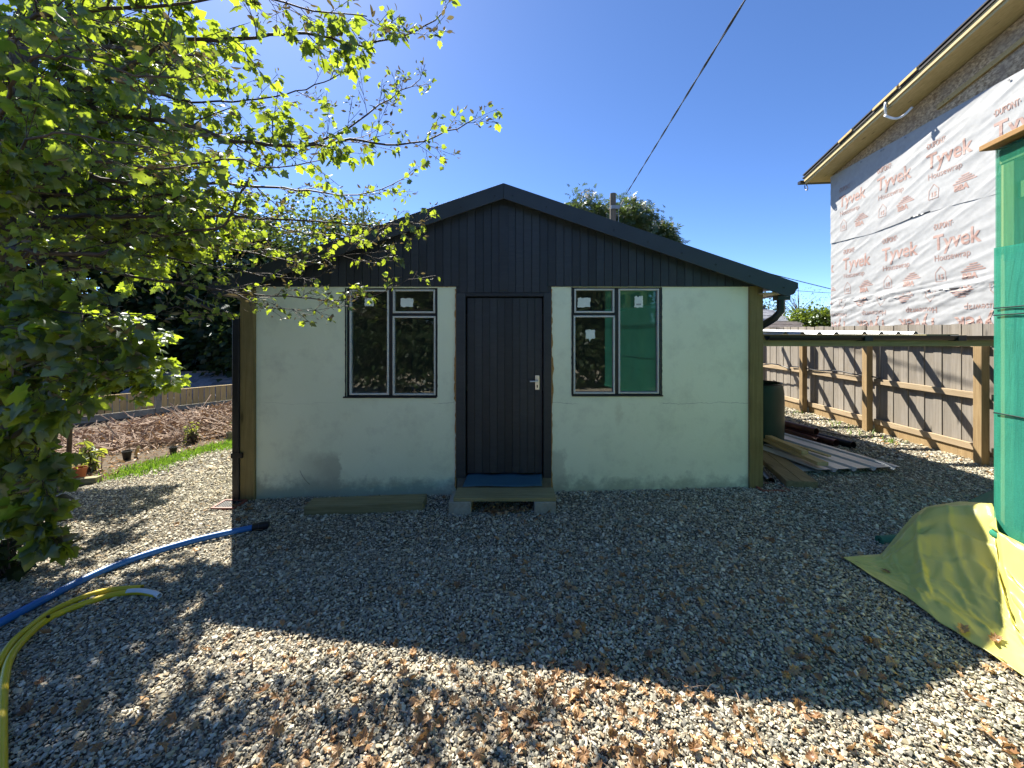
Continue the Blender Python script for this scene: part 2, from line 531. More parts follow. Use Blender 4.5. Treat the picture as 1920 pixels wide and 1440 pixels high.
def sheet_mat(name, c, trans, rough=0.3):
    """polythene membrane: soft sheen, some light through it, smudges"""
    m, nt, ns, ls, P = nodes_of(name)
    mp = coords(nt, (1,1,1), False)
    f = noise_n(nt, mp.outputs[0], 2.2, 6, 0.65)
    r = ramp(ns, [(0.35, c), (0.75, tuple(0.8*x for x in c))]); ls.new(f, r.inputs[0])
    f3 = noise_n(nt, mp.outputs[0], 9.0, 6, 0.75)
    r3 = ramp(ns, [(0.6, 0), (0.75, 1)]); ls.new(f3, r3.inputs[0])
    col = mixcol(nt, r.outputs[0], tuple(0.6*x for x in c), math_n(nt, 'MULTIPLY', r3.outputs[0], 0.35))
    ls.new(col, P.inputs["Base Color"])
    P.inputs["Roughness"].default_value = rough
    P.inputs["Specular IOR Level"].default_value = 0.45
    out = ns["Material Output"]
    t = ns.new("ShaderNodeBsdfTranslucent"); t.inputs[0].default_value = (*trans, 1)
    mx = ns.new("ShaderNodeMixShader"); mx.inputs[0].default_value = 0.22
    ls.new(P.outputs[0], mx.inputs[1]); ls.new(t.outputs[0], mx.inputs[2]); ls.new(mx.outputs[0], out.inputs[0])
    return m

M = {}
M['mint'] = render_wall_mat()
M['char'] = pmat("charcoal_paint", (0.024, 0.028, 0.034), (0.036, 0.041, 0.048), (3, 3, 30), 1.5, 0.5, 0.2, 0.45, wear=0.45, bdist=0.003)
M['barge'] = pmat("charcoal_steel", (0.030, 0.036, 0.041), (0.036, 0.043, 0.048), (4, 4, 4), 1.0, 0.42, 0.03, 0.0, wear=0.2)
M['roofm'] = pmat("dark_roof_sheet", (0.028, 0.033, 0.038), (0.04, 0.045, 0.05), (4, 4, 4), 1.0, 0.45, 0.05, 0.0)
M['black'] = pmat("black_plastic", (0.009, 0.009, 0.010), (0.016, 0.016, 0.018), (6, 6, 6), 1.0, 0.4, 0.04, 0.0)
M['gutter'] = pmat("dark_green_plastic", (0.012, 0.020, 0.019), (0.018, 0.028, 0.026), (6, 6, 6), 1.0, 0.38, 0.03, 0.0)
M['post'] = wood("treated_post", (0.16, 0.125, 0.045), (0.27, 0.21, 0.085), 'z', 0.2)
M['timx'] = wood("treated_timber", (0.20, 0.175, 0.085), (0.36, 0.315, 0.175), 'x', 0.25)
M['timy'] = wood("treated_timber_long", (0.15, 0.115, 0.055), (0.29, 0.225, 0.12), 'y', 0.25)
M['newy'] = wood("new_timber", (0.42, 0.32, 0.15), (0.60, 0.48, 0.26), 'y', 0.2, wear=0.12)
M['newx'] = wood("new_timber_board", (0.42, 0.29, 0.12), (0.60, 0.44, 0.20), 'x', 0.2, wear=0.15)
M['fence'] = wood("weathered_fence", (0.17, 0.145, 0.115), (0.31, 0.275, 0.23), 'z', 0.30, c3=(0.27, 0.25, 0.23), wear=0.55)
M['rail'] = wood("weathered_rail", (0.30, 0.22, 0.13), (0.46, 0.36, 0.24), 'y', 0.15, wear=0.2)
M['fpost'] = wood("fence_post_wood", (0.23, 0.15, 0.07), (0.38, 0.27, 0.14), 'z', 0.2, wear=0.25)
M['fence2'] = wood("pale_fence", (0.42, 0.31, 0.14), (0.64, 0.49, 0.26), 'z', 0.35, wear=0.2)
M['conc'] = pmat("concrete", (0.27, 0.26, 0.22), (0.40, 0.385, 0.34), (9, 9, 9), 2.0, 0.9, 0.5, 0.15, wear=0.5)
M['concd'] = pmat("damp_concrete", (0.14, 0.13, 0.10), (0.22, 0.20, 0.15), (9, 9, 9), 2.0, 0.9, 0.5, 0.15, wear=0.5)
M['frame'] = pmat("dark_window_frame", (0.010, 0.011, 0.013), (0.018, 0.019, 0.022), (8, 8, 8), 1.0, 0.5, 0.1, 0.0)
M['putty'] = pmat("grey_white_paint", (0.52, 0.53, 0.49), (0.64, 0.65, 0.61), (10, 10, 10), 2.0, 0.6, 0.3, 0.15, c3=(0.36, 0.37, 0.36), wear=0.4)
M['sticker'] = pmat("paper_remnant", (0.68, 0.74, 0.66), (0.78, 0.82, 0.75), (12, 12, 12), 2.0, 0.8, 0.1, 0.1, wear=0.1)
M['print'] = pmat("dark_print", (0.05, 0.06, 0.07), (0.09, 0.10, 0.12), (12, 12, 12), 2.0, 0.8, 0.0, 0.0)
M['glass'] = glass_mat()
M['steel'] = pmat("brushed_steel", (0.66, 0.66, 0.65), (0.78, 0.78, 0.77), (6, 6, 40), 1.0, 0.3, 0.03, 0.0, metallic=0.85, wear=0.1)
M['foam'] = pmat("exposed_foam", (0.36, 0.17, 0.045), (0.52, 0.33, 0.12), (30, 30, 30), 2.0, 0.9, 0.6, 0.0)
M['blue'] = sheet_mat("blue_membrane", (0.05, 0.14, 0.21), (0.03, 0.09, 0.14), 0.5)
M['bluep'] = pmat("blue_pipe", (0.02, 0.13, 0.42), (0.03, 0.17, 0.50), (5, 5, 5), 1.0, 0.35, 0.03, 0.0, wear=0.12)
M['yelp'] = pmat("yellow_pipe", (0.62, 0.46, 0.02), (0.72, 0.55, 0.03), (5, 5, 5), 1.0, 0.38, 0.03, 0.0, wear=0.12)
M['whitep'] = pmat("white_pipe", (0.66, 0.70, 0.74), (0.78, 0.80, 0.83), (5, 5, 5), 1.0, 0.35, 0.0, 0.0, wear=0.1)
M['barrel'] = pmat("green_barrel", (0.014, 0.042, 0.032), (0.02, 0.055, 0.042), (5, 5, 5), 1.0, 0.42, 0.04, 0.0)
M['sheet'] = pmat("pale_metal_sheet", (0.50, 0.52, 0.55), (0.58, 0.60, 0.63), (4, 4, 4), 1.0, 0.35, 0.03, 0.1, metallic=0.25, wear=0.2)
M['brownp'] = pmat("brown_pipe", (0.085, 0.026, 0.020), (0.12, 0.038, 0.028), (5, 5, 5), 1.0, 0.35, 0.03, 0.15)
M['terra'] = pmat("terracotta", (0.30, 0.085, 0.035), (0.42, 0.13, 0.06), (9, 9, 9), 1.0, 0.85, 0.2, 0.0)
M['redplastic'] = pmat("red_brown_plastic", (0.20, 0.065, 0.045), (0.27, 0.09, 0.06), (9, 9, 9), 1.0, 0.5, 0.1, 0.0)
M['soil'] = pmat("garden_soil", (0.025, 0.017, 0.011), (0.10, 0.07, 0.04), (7, 7, 7), 2.0, 0.95, 0.9, 0.0, c3=(0.16, 0.12, 0.07), wear=0.4, bdist=0.03)
M['earth'] = pmat("far_field", (0.05, 0.06, 0.025), (0.10, 0.10, 0.05), (0.6, 0.6, 0.6), 2.0, 0.95, 0.3, 0.0)
M['bark'] = pmat("bark", (0.055, 0.043, 0.034), (0.13, 0.105, 0.08), (9, 9, 3), 2.5, 0.9, 0.8, 0.0, bdist=0.02)
M['twig'] = pmat("twig_bark", (0.04, 0.029, 0.024), (0.095, 0.068, 0.055), (9, 9, 9), 2.0, 0.7, 0.2, 0.0)
M['stick'] = pmat("dead_stick", (0.17, 0.105, 0.075), (0.52, 0.39, 0.29), (9, 9, 9), 2.0, 0.85, 0.2, 0.0)
M['leaf'] = leaf_mat("maple_leaf", (0.028, 0.062, 0.016), (0.065, 0.11, 0.022), (0.46, 0.60, 0.035), 0.54)
M['leafy'] = leaf_mat("young_leaf", (0.06, 0.09, 0.03), (0.11, 0.15, 0.04), (0.5, 0.55, 0.06), 0.5)
M['bud'] = leaf_mat("bud_leaf", (0.10, 0.065, 0.045), (0.15, 0.14, 0.05), (0.22, 0.17, 0.06), 0.3)
M['leafd'] = leaf_mat("dark_leaf", (0.016, 0.030, 0.012), (0.040, 0.065, 0.022), (0.05, 0.085, 0.015), 0.3, 0.02)  # darker leaf colour, stands in for shade on undergrowth and mirrored foliage
M['leafc'] = leaf_mat("chestnut_leaf", (0.04, 0.07, 0.02), (0.075, 0.11, 0.03), (0.13, 0.19, 0.03), 0.35)
M['blossom'] = leaf_mat("cream_blossom", (0.5, 0.44, 0.36), (0.68, 0.62, 0.52), (0.4, 0.36, 0.3), 0.3)
M['hedge'] = leaf_mat("bright_hedge", (0.05, 0.10, 0.015), (0.11, 0.17, 0.02), (0.25, 0.34, 0.03), 0.4)
M['grass'] = leaf_mat("grass_blade", (0.06, 0.13, 0.015), (0.12, 0.22, 0.025), (0.24, 0.42, 0.03), 0.45, 0.03)
M['dead'] = leaf_mat("dead_leaf_brown", (0.20, 0.10, 0.045), (0.54, 0.35, 0.18), (0.45, 0.26, 0.11), 0.25, 0.03)
M['red'] = leaf_mat("red_dead_foliage", (0.12, 0.03, 0.02), (0.26, 0.07, 0.05), (0.2, 0.05, 0.03), 0.25)
M['slate'] = pmat("slate", (0.16, 0.165, 0.18), (0.27, 0.28, 0.30), (5, 5, 5), 2.0, 0.42, 0.3, 0.45, wear=0.35)
M['slate2'] = pmat("brown_slate", (0.10, 0.085, 0.08), (0.17, 0.15, 0.14), (5, 5, 5), 2.0, 0.6, 0.3, 0.4, wear=0.35)
M['osb'] = pmat("osb_board", (0.26, 0.16, 0.08), (0.72, 0.53, 0.32), (7, 7, 11), 2.6, 0.8, 0.3, 0.0, c3=(0.30, 0.24, 0.19), wear=0.7, lo=0.4, hi=0.62)
M['wrap'] = pmat("white_housewrap", (0.31, 0.315, 0.32), (0.365, 0.37, 0.375), (5, 5, 5), 2.0, 0.55, 0.12, 0.0, wear=0.06, bdist=0.01)
M['ink'] = pmat("red_print", (0.30, 0.165, 0.13), (0.35, 0.225, 0.19), (30, 30, 30), 2.0, 0.6, 0.0, 0.0, wear=0.45, c3=(0.42, 0.34, 0.32))
M['felt'] = pmat("roof_felt", (0.015, 0.015, 0.018), (0.03, 0.03, 0.034), (9, 9, 9), 2.0, 0.8, 0.2, 0.0)
M['net'] = netting_mat("green_netting", (0.04, 0.26, 0.17), 0.58)
M['net2'] = netting_mat("green_netting_double", (0.05, 0.31, 0.23), 0.82)
M['netpost'] = wood("netted_timber", (0.40, 0.36, 0.17), (0.55, 0.50, 0.27), 'z', 0.15, wear=0.1)
M['capw'] = wood("brown_cap_board", (0.24, 0.13, 0.04), (0.38, 0.22, 0.08), 'y', 0.1)
M['yellow'] = sheet_mat("yellow_membrane", (0.74, 0.69, 0.20), (0.58, 0.55, 0.10), 0.30)
M['greenmat'] = pmat("green_matting", (0.012, 0.11, 0.075), (0.018, 0.15, 0.10), (40, 40, 40), 2.0, 0.7, 0.3, 0.0, wear=0.15)
M['inside'] = pmat("dim_interior", (0.05, 0.045, 0.035), (0.08, 0.07, 0.055), (3, 3, 3), 1.0, 0.9, 0.0, 0.0)
M['galv'] = pmat("galvanised", (0.20, 0.20, 0.20), (0.30, 0.30, 0.30), (6, 6, 6), 1.0, 0.4, 0.0, 0.0, metallic=0.6)
M['gravelbed'] = gravel_ground_mat()
M['subbase'] = pmat("dark_gap_fines", (0.07, 0.06, 0.045), (0.16, 0.14, 0.105), (30, 30, 30), 2.0, 0.95, 0.6, 0.0)  # dark fines under the stones, also paint the shade in the gaps
M['stone'] = stone_mat()
M['polew'] = wood("pole_wood", (0.09, 0.075, 0.06), (0.17, 0.145, 0.115), 'z', 0.1, knots=False)

# ================================================================== THE SETTING: ground
def axis_grid(lo, hi, dense_lo, dense_hi, step):
    a = list(np.arange(dense_lo, dense_hi+1e-6, step))
    d = step
    x = dense_hi
    while x < hi:
        d *= 1.35; x += d; a.append(min(x, hi))
    d = step; x = dense_lo
    while x > lo:
        d *= 1.35; x -= d; a.insert(0, max(x, lo))
    return np.array(a)
gx = axis_grid(-500, 500, -14, 9, 0.25); gy = axis_grid(-120, 900, -3, 20, 0.25)
GX, GY = np.meshgrid(gx, gy, indexing='ij')
GZ = np.vectorize(g)(GX, GY)
nx, ny = GX.shape
vs = np.stack([GX.ravel(), GY.ravel(), GZ.ravel()-0.012], 1)
ii, jj = np.meshgrid(np.arange(nx-1), np.arange(ny-1), indexing='ij')
a = (ii*ny+jj).ravel()
fs = np.stack([a, a+ny, a+ny+1, a+1], 1)
ground = np_mesh("ground", vs, fs, M['earth'], smooth=True)
tag(ground, kind='structure')

def gravel_edge(y):
    """x of the border between gravel yard and garden on the left"""
    if y < 4.6: return -6.6
    return min(-4.2, -5.35+(y-4.6)*0.36 + 0.06*math.sin(y*5))

def drape(name, xs, ys, mat, dz, keep=None):
    XX, YY = np.meshgrid(xs, ys, indexing='ij')
    ZZ = np.vectorize(g)(XX, YY)+dz
    n = len(ys)
    v = np.stack([XX.ravel(), YY.ravel(), ZZ.ravel()], 1)
    f = []
    for i in range(len(xs)-1):
        for j in range(n-1):
            cx = (xs[i]+xs[i+1])/2; cyy = (ys[j]+ys[j+1])/2
            if keep is None or keep(cx, cyy):
                q = i*n+j
                f.append((q, q+n, q+n+1, q+1))
    return np_mesh(name, v, np.array(f), mat, smooth=True)

def is_gravel(x, y):
    return -6.6 < x < 6.25 and x > gravel_edge(y) and y < 12.5
yard = drape("gravel_yard", np.arange(-7, 6.6, 0.15), np.arange(-9, 1.21, 0.15), M['gravelbed'], 0.0, is_gravel)  # unseen rest of the yard, made pale to bounce sunlight onto the wall
tag(yard, kind='structure')
bed = drape("gravel_bed", np.arange(-7, 6.6, 0.15), np.arange(1.2, 12.6, 0.15), M['subbase'], 0.0, is_gravel)
tag(bed, kind='structure')
soil = drape("garden_soil", np.arange(-16, -3, 0.25), np.arange(2.6, 16, 0.25), M['soil'], -0.004,
             lambda x, y: (not is_gravel(x+0.15, y)) and fence_left_side(x, y) < 0.4)
tag(soil, kind='structure')

# loose stones: real geometry scattered as countless instances on one object
stone_col = bpy.data.collections.new("stone_kinds")
for k in range(7):
    bm = bmesh.new()
    r_ = random.Random(k+3)
    for _ in range(13):
        v = Vector((r_.gauss(0, 1), r_.gauss(0, 1), r_.gauss(0, 1))).normalized()
        v = Vector((v.x*(1.0+0.35*r_.random()), v.y*0.8, v.z*(0.42+0.2*r_.random())))
        bm.verts.new(v*0.5)
    res = bmesh.ops.convex_hull(bm, input=bm.verts)
    bmesh.ops.delete(bm, geom=[e for e in res["geom_interior"] if isinstance(e, bmesh.types.BMVert)], context='VERTS')
    me = bpy.data.meshes.new("stone_kind")
    bm.to_mesh(me); bm.free()
    me.materials.append(M['stone'])
    so = bpy.data.objects.new("stone_kind", me)
    stone_col.objects.link(so)

def scatter(x0, x1, y0, y1, pitch, keep):
    xs = np.arange(x0, x1, pitch); ys = np.arange(y0, y1, pitch)
    XX, YY = np.meshgrid(xs, ys)
    P = np.stack([XX.ravel(), YY.ravel()], 1)+rng.uniform(-0.5, 0.5, (XX.size, 2))*pitch
    return P[keep(P[:, 0], P[:, 1])]
gedge = np.vectorize(gravel_edge)
def vis(x, y, m=1.1):
    return (np.abs(x) < 1.33*y+m)
def not_built(x, y):
    return ~((x > -2.9) & (x < 2.75) & (y > 4.37))
near = scatter(-5.4, 4.6, 0.9, 3.25, 0.0122, lambda x, y: vis(x, y))
mid = scatter(-6.6, 6.2, 3.25, 5.2, 0.0165, lambda x, y: vis(x, y) & not_built(x, y) & (x > gedge(y)))
far = scatter(-6.6, 6.2, 5.2, 10.5, 0.032, lambda x, y: vis(x, y) & not_built(x, y) & (x > gedge(y)) & ((x < -2.9) | (x > 2.7)))
def scl(n, lo, hi):
    return np.clip(rng.lognormal(0, 0.40, n), 0.42, 2.6)*((lo+hi)/2)
pts = np.concatenate([near, mid, far])
sizes = np.concatenate([scl(len(near), .0125, .0185), scl(len(mid), .0145, .021), scl(len(far), .024, .034)])
gz = np.vectorize(g)(pts[:, 0], pts[:, 1])+rng.uniform(-0.004, 0.012, len(pts))
# slight undulation trodden into the stones
und = np.array([0.012*mnoise.noise(Vector((p[0]*1.6, p[1]*1.6, 0)))+0.004*mnoise.noise(Vector((p[0]*7, p[1]*7, 3))) for p in pts])
me = bpy.data.meshes.new("gravel")
me.vertices.add(len(pts))
me.vertices.foreach_set("co", np.stack([pts[:, 0], pts[:, 1], gz+und+0.003], 1).astype(np.float32).ravel())
rot = np.stack([rng.normal(0, 0.32, len(pts)), rng.normal(0, 0.32, len(pts)), rng.uniform(0, 6.283, len(pts))], 1).astype(np.float32)
at_ = me.attributes.new("rot", 'FLOAT_VECTOR', 'POINT'); at_.data.foreach_set("vector", rot.ravel())
at_ = me.attributes.new("size", 'FLOAT', 'POINT'); at_.data.foreach_set("value", sizes.astype(np.float32))
gravel = bpy.data.objects.new("gravel", me); COL.objects.link(gravel)
tag(gravel, kind='stuff')
ng = bpy.data.node_groups.new("scatter_stones", 'GeometryNodeTree')
ng.interface.new_socket("Geometry", in_out='INPUT', socket_type='NodeSocketGeometry')
ng.interface.new_socket("Geometry", in_out='OUTPUT', socket_type='NodeSocketGeometry')
gi = ng.nodes.new("NodeGroupInput"); go = ng.nodes.new("NodeGroupOutput")
ci = ng.nodes.new("GeometryNodeCollectionInfo"); ci.inputs[0].default_value = stone_col
ci.inputs["Separate Children"].default_value = True; ci.inputs["Reset Children"].default_value = True
ip = ng.nodes.new("GeometryNodeInstanceOnPoints"); ip.inputs["Pick Instance"].default_value = True
na = ng.nodes.new("GeometryNodeInputNamedAttribute"); na.data_type = 'FLOAT_VECTOR'; na.inputs[0].default_value = "rot"
nb = ng.nodes.new("GeometryNodeInputNamedAttribute"); nb.data_type = 'FLOAT'; nb.inputs[0].default_value = "size"
rv = ng.nodes.new("FunctionNodeRandomValue"); rv.data_type = 'INT'
for s in rv.inputs:
    if s.name == "Min" and s.type == 'INT': s.default_value = 0
    if s.name == "Max" and s.type == 'INT': s.default_value = 6
e2r = ng.nodes.new("FunctionNodeEulerToRotation")
L = ng.links.new
L(gi.outputs[0], ip.inputs["Points"]); L(ci.outputs[0], ip.inputs["Instance"])
L([o for o in rv.outputs if o.type == 'INT'][0], ip.inputs["Instance Index"])
L(na.outputs[0], e2r.inputs[0]); L(e2r.outputs[0], ip.inputs["Rotation"])
L(nb.outputs[0], ip.inputs["Scale"]); L(ip.outputs[0], go.inputs[0])
gm = gravel.modifiers.new("scatter", 'NODES'); gm.node_group = ng

# ================================================================== THE SHED
YF = 4.35
K = F/YF
def fx(px): return (px-960.0)/K
def fz(py): return EYE-(py-622.0)/K
shed = thing("shed", "single storey shed with mint rendered walls and black boarded gable", "shed", (fx(945), YF, 0))
SB = 11.2                               # back of the shed
WT = fz(537)                            # wall top
wl_x0, wl_x1 = fx(480), fx(855)
wr_x0, wr_x1 = fx(1034), fx(1403)

# front walls, each one mesh with its window opening left free
def wall_with_hole(x0, x1, z0, z1, hx0, hx1, hz0, hz1, y0=YF, y1=YF+0.14):
    m = MB()
    m.box(x0, y0, z0, hx0, y1, z1); m.box(hx1, y0, z0, x1, y1, z1)
    m.box(hx0, y0, z0, hx1, y1, hz0)
    if hz1 < z1-0.002: m.box(hx0, y0, hz1, hx1, y1, z1)
    return m
def weld(o):
    bm = bmesh.new(); bm.from_mesh(o.data)
    bmesh.ops.remove_doubles(bm, verts=bm.verts, dist=1e-5)
    bm.to_mesh(o.data); bm.free()
LW = (fx(649), fx(819), fz(744), fz(540))
RW = (fx(1073), fx(1240), fz(741), fz(538.5))
wall_with_hole(wl_x0, wl_x1, -0.25, WT, *LW).build("front_wall", M['mint'], shed)
wall_with_hole(wr_x0, wr_x1, -0.25, WT, *RW).build("front_wall", M['mint'], shed)
# side and back walls, inside floor
sx0, sx1 = fx(462), fx(1424)
MB().box(sx0, YF+0.14, -0.25, sx0+0.12, SB, WT).build("side_wall", M['mint'], shed)
MB().box(sx1-0.12, YF+0.14, -0.25, sx1, SB, WT).build("side_wall", M['mint'], shed)
MB().box(sx0+0.12, SB-0.12, -0.25, sx1-0.12, SB, 3.0).build("back_wall", M['mint'], shed)
MB().box(sx0+0.12, YF+0.14, -0.2, sx1-0.12, SB-0.12, 0.12).build("inner_floor", M['inside'], shed)
MB().box(sx0+0.12, YF+0.14, WT, sx1-0.12, SB-0.12, WT+0.04).build("inner_ceiling", M['inside'], shed)
# timber corner posts
p = MB().box(fx(453), YF-0.03, -0.22, fx(480.5), YF+0.12, fz(541)).build("corner_post", M['post'], shed, bevel=0.006)
p = MB().box(fx(1403.2), YF-0.03, -0.10, fx(1428), YF+0.12, fz(537)).build("corner_post", M['post'], shed, bevel=0.006)
# exposed brown foam along the door jambs and the top of the panels
def ragged(name, pts_fn, n, mat):
    vs_, fs_ = [], []
    for i in range(n+1):
        a_, b_ = pts_fn(i/n)
        vs_ += [a_, b_]
        if i: fs_.append((2*i-2, 2*i-1, 2*i+1, 2*i))
    m = MB(); m.add(vs_, fs_); o = m.build(name, mat, shed)
    so = o.modifiers.new("depth", 'SOLIDIFY'); so.thickness = 0.012
    return o
rr = random.Random(5)
for xj, s in ((wl_x1, -1), (wr_x0, 1)):
    ws = [abs(mnoise.noise(Vector((i*0.37, xj*3, 0))))*0.022+0.006*rr.random()+(0.010 if 26 < i < 40 else 0) for i in range(61)]
    ragged("foam_edge", lambda t, xj=xj, s=s, ws=ws: ((xj-s*0.004, YF-0.004, 0.06+t*(WT-0.09)), (xj+s*ws[int(t*60)], YF-0.004, 0.06+t*(WT-0.09))), 60, M['foam'])
ws2 = [abs(mnoise.noise(Vector((i*0.5, 9, 0))))*0.014+0.003 for i in range(41)]
ragged("foam_edge", lambda t: ((fx(820)+t*(wl_x1-fx(820)), YF-0.004, WT+0.002), (fx(820)+t*(wl_x1-fx(820)), YF-0.004, WT-ws2[int(t*40)])), 40, M['foam'])

# roof numbers
YR = 4.20
KR = F/YR
rx, rz = (944-960)/KR, EYE-(343-622)/KR
ex, ez = (1497-960)/KR, EYE-(530-622)/KR
SL = (rz-ez)/(ex-rx)
def roof_z(x): return rz-abs(x-rx)*SL
lx = rx-(ex-rx)
BH = 0.185                                 # depth of the barge boards
# gable boards, one object each
bw = 15.05/K
x = fx(470); boards = []
while x < fx(1425):
    x1 = min(x+bw, fx(1425))
    zl = roof_z(x)-0.10; zr = roof_z(x1-0.004)-0.10
    apex = x < rx < x1
    dx_in_door = fx(855) < (x+x1)/2 < fx(1034)
    zb = WT-0.004
    if dx_in_door: zb = fz(549)
    if min(zl, zr) > zb+0.01:
        yj = YF-0.018-0.004*rr.random()
        g_ = 0.0022
        poly = [(x+g_, yj, zb), (x1-g_, yj, zb), (x1-g_, yj, zr)] + ([(rx, yj, rz-0.10)] if apex else []) + [(x+g_, yj, zl)]
        MB().prism(poly, (0, 0.02, 0)).build("cladding_board", M['char'], shed, bevel=0.0018)
    x = x1
# solid gable panel behind the boards
MB().prism([(sx0, YF+0.004, WT+0.003), (sx1, YF+0.004, WT+0.003), (sx1, YF+0.004, roof_z(sx1)-0.10), (rx, YF+0.004, rz-0.10), (sx0, YF+0.004, roof_z(sx0)-0.10)], (0, 0.13, 0)).build("gable_panel", M['char'], shed)
MB().box(fx(936), YF-0.030, fz(372), fx(953), YF-0.0235, fz(545)).build("cover_strip", M['char'], shed, bevel=0.002)
# barge boards with a folded cap
for s in (-1, 1):
    xe = ex if s > 0 else lx
    xin = rx+s*0.001
    yb = YR
    poly = [(xin, yb, rz), (xe, yb, ez), (xe-s*0.0, yb, ez-0.06), (xe-s*0.10, yb, ez-BH+0.035), (xin, yb, rz-BH+0.02)]
    MB().prism(poly, (0, 0.025, 0)).build("barge_board", M['barge'], shed, bevel=0.003)
    for t in np.linspace(0.03, 0.95, 9):
        bx_ = xin+(xe-xin)*t
        MB().tube([(bx_, yb-0.006, roof_z(bx_)-0.105), (bx_, yb+0.004, roof_z(bx_)-0.105)], 0.008, 8).build("fixing_screw", M['black'], shed)
    # roof sheet
    d = Vector((s*(ex-rx), 0, ez-rz)).normalized(); n_ = Vector((s*SL, 0, 1)).normalized()
    A = Vector((xin, YR+0.004, rz-0.004)); B = Vector((xe, YR+0.004, ez-0.004))
    m = MB()
    m.add([A, B, B+Vector((0, SB+0.2-YR, 0)), A+Vector((0, SB+0.2-YR, 0)), A-n_*0.04, B-n_*0.04, B-n_*0.04+Vector((0, SB+0.2-YR, 0)), A-n_*0.04+Vector((0, SB+0.2-YR, 0))],
          [(0,1,2,3), (7,6,5,4), (0,4,5,1), (1,5,6,2), (2,6,7,3), (3,7,4,0)])
    ob = m.build("roof_sheet", M['roofm'], shed)
    m = MB()
    for yy in np.arange(YR+0.25, SB, 0.25):
        m.bar(A+Vector((0, yy-YR, 0))+n_*0.014, B+Vector((0, yy-YR, 0))+n_*0.014, 0.035, 0.026)
    ro = m.build("roof_rib", M['roofm'], shed); tag(ro, kind='stuff')
    # soffit boards and gutter along the eaves
    m = MB(); xs_ = xe-s*0.02
    m.box(xs_-s*0.33, YR+0.03, ez-0.115, xs_-s*0.03, SB, ez-0.10)
    m.build("soffit", M['newy'], shed)
    gm_ = MB()
    prof = [(xe-s*0.06+0.055*math.cos(t_), 0, ez-0.075+0.055*math.sin(t_)) for t_ in np.linspace(math.pi, 2*math.pi, 9)]
    inner = [(xe-s*0.06+0.048*math.cos(t_), 0, ez-0.075+0.048*math.sin(t_)) for t_ in np.linspace(2*math.pi, math.pi, 9)]
    gm_.prism([(a_[0], YR+0.03, a_[2]) for a_ in prof+inner], (0, SB-YR, 0))
    gm_.build("gutter", M['gutter'] if s > 0 else M['black'], shed)
m = MB()
m.prism([(rx-0.16, YR+0.028, roof_z(rx-0.16)+0.0), (rx, YR+0.028, rz+0.001), (rx+0.16, YR+0.028, roof_z(rx+0.16)+0.0), (rx+0.16, YR+0.028, roof_z(rx+0.16)+0.004), (rx, YR+0.028, rz+0.006), (rx-0.16, YR+0.028, roof_z(rx-0.16)+0.004)], (0, SB-YR+0.15, 0))
m.build("ridge_cap", M['roofm'], shed)
# left downpipe with its swan neck
m = MB()
xd = (444.5-960)*4.33/F
m.tube([at(352, 556, 4.40), at(372, 566, 4.38), at(440, 596, 4.335)], 0.036, 12)
m.build("swan_neck", M['black'], shed, smooth=True, auto=True)
m = MB()
m.box(xd-0.040, 4.30, -0.12, xd+0.040, 4.37, fz(596))
m.build("downpipe", M['black'], shed, bevel=0.012)
MB().box(xd-0.045, 4.292, fz(856), xd+0.075, 4.374, fz(847)).build("pipe_bracket", M['black'], shed)
# right hopper pipe turning back under the eave
m = MB()
m.tube([at(1464, 552, 4.42), at(1464, 584, 4.42), at(1452, 597, 4.46), at(1418, 617, 4.62)], 0.041, 12)
m.build("swan_neck", M['gutter'], shed, smooth=True, auto=True)
MB().box(fx(1452)*1.02, 4.38, fz(562), fx(1476)*1.02, 4.47, fz(549)).build("hopper", M['gutter'], shed, bevel=0.004)

# door: surround, boarded leaf, handle
m = MB()
m.box(fx(855.5), YF-0.022, fz(895), fx(873), YF+0.10, fz(549.5)); m.build("door_jamb", M['char'], shed, bevel=0.003)
m = MB(); m.box(fx(1019), YF-0.022, fz(895), fx(1033.5), YF+0.10, fz(549.5)); m.build("door_jamb", M['char'], shed, bevel=0.003)
m = MB(); m.box(fx(873.2), YF-0.0215, fz(556), fx(1018.8), YF+0.10, fz(549.6)); m.build("door_head", M['char'], shed, bevel=0.003)
m = MB(); m.box(fx(855.5), YF+0.0, fz(537)-0.0, fx(1033.5), YF+0.1, fz(549.4)); m.build("door_lintel", M['char'], shed)
door = MB().box(fx(875), YF+0.034, fz(889), fx(1017.5), YF+0.062, fz(557.5)).build("door", M['char'], shed)
nb_ = 10; x0 = fx(876); wB = (fx(1017)-x0)/nb_
for i in range(nb_):
    MB().box(x0+i*wB+0.0016, YF+0.018, fz(888), x0+(i+1)*wB-0.0016, YF+0.033, fz(558.5)).build("door_board", M['char'], door, bevel=0.0028)
MB().box(fx(1003.5), YF+0.006, fz(731), fx(1011.5), YF+0.0178, fz(704)).build("handle_plate", M['steel'], door, bevel=0.003)
m = MB()
m.tube([(fx(1007.5), YF+0.004, fz(714)), (fx(1007.5), YF-0.045, fz(714)), (fx(1004), YF-0.052, fz(714)), (fx(993), YF-0.052, fz(714.2))], 0.0085, 10)
m.build("handle", M['steel'], door, smooth=True, auto=True)
MB().box(fx(1006.4), YF+0.004, fz(727), fx(1008.6), YF+0.0058, fz(722)).build("keyhole", M['black'], door)
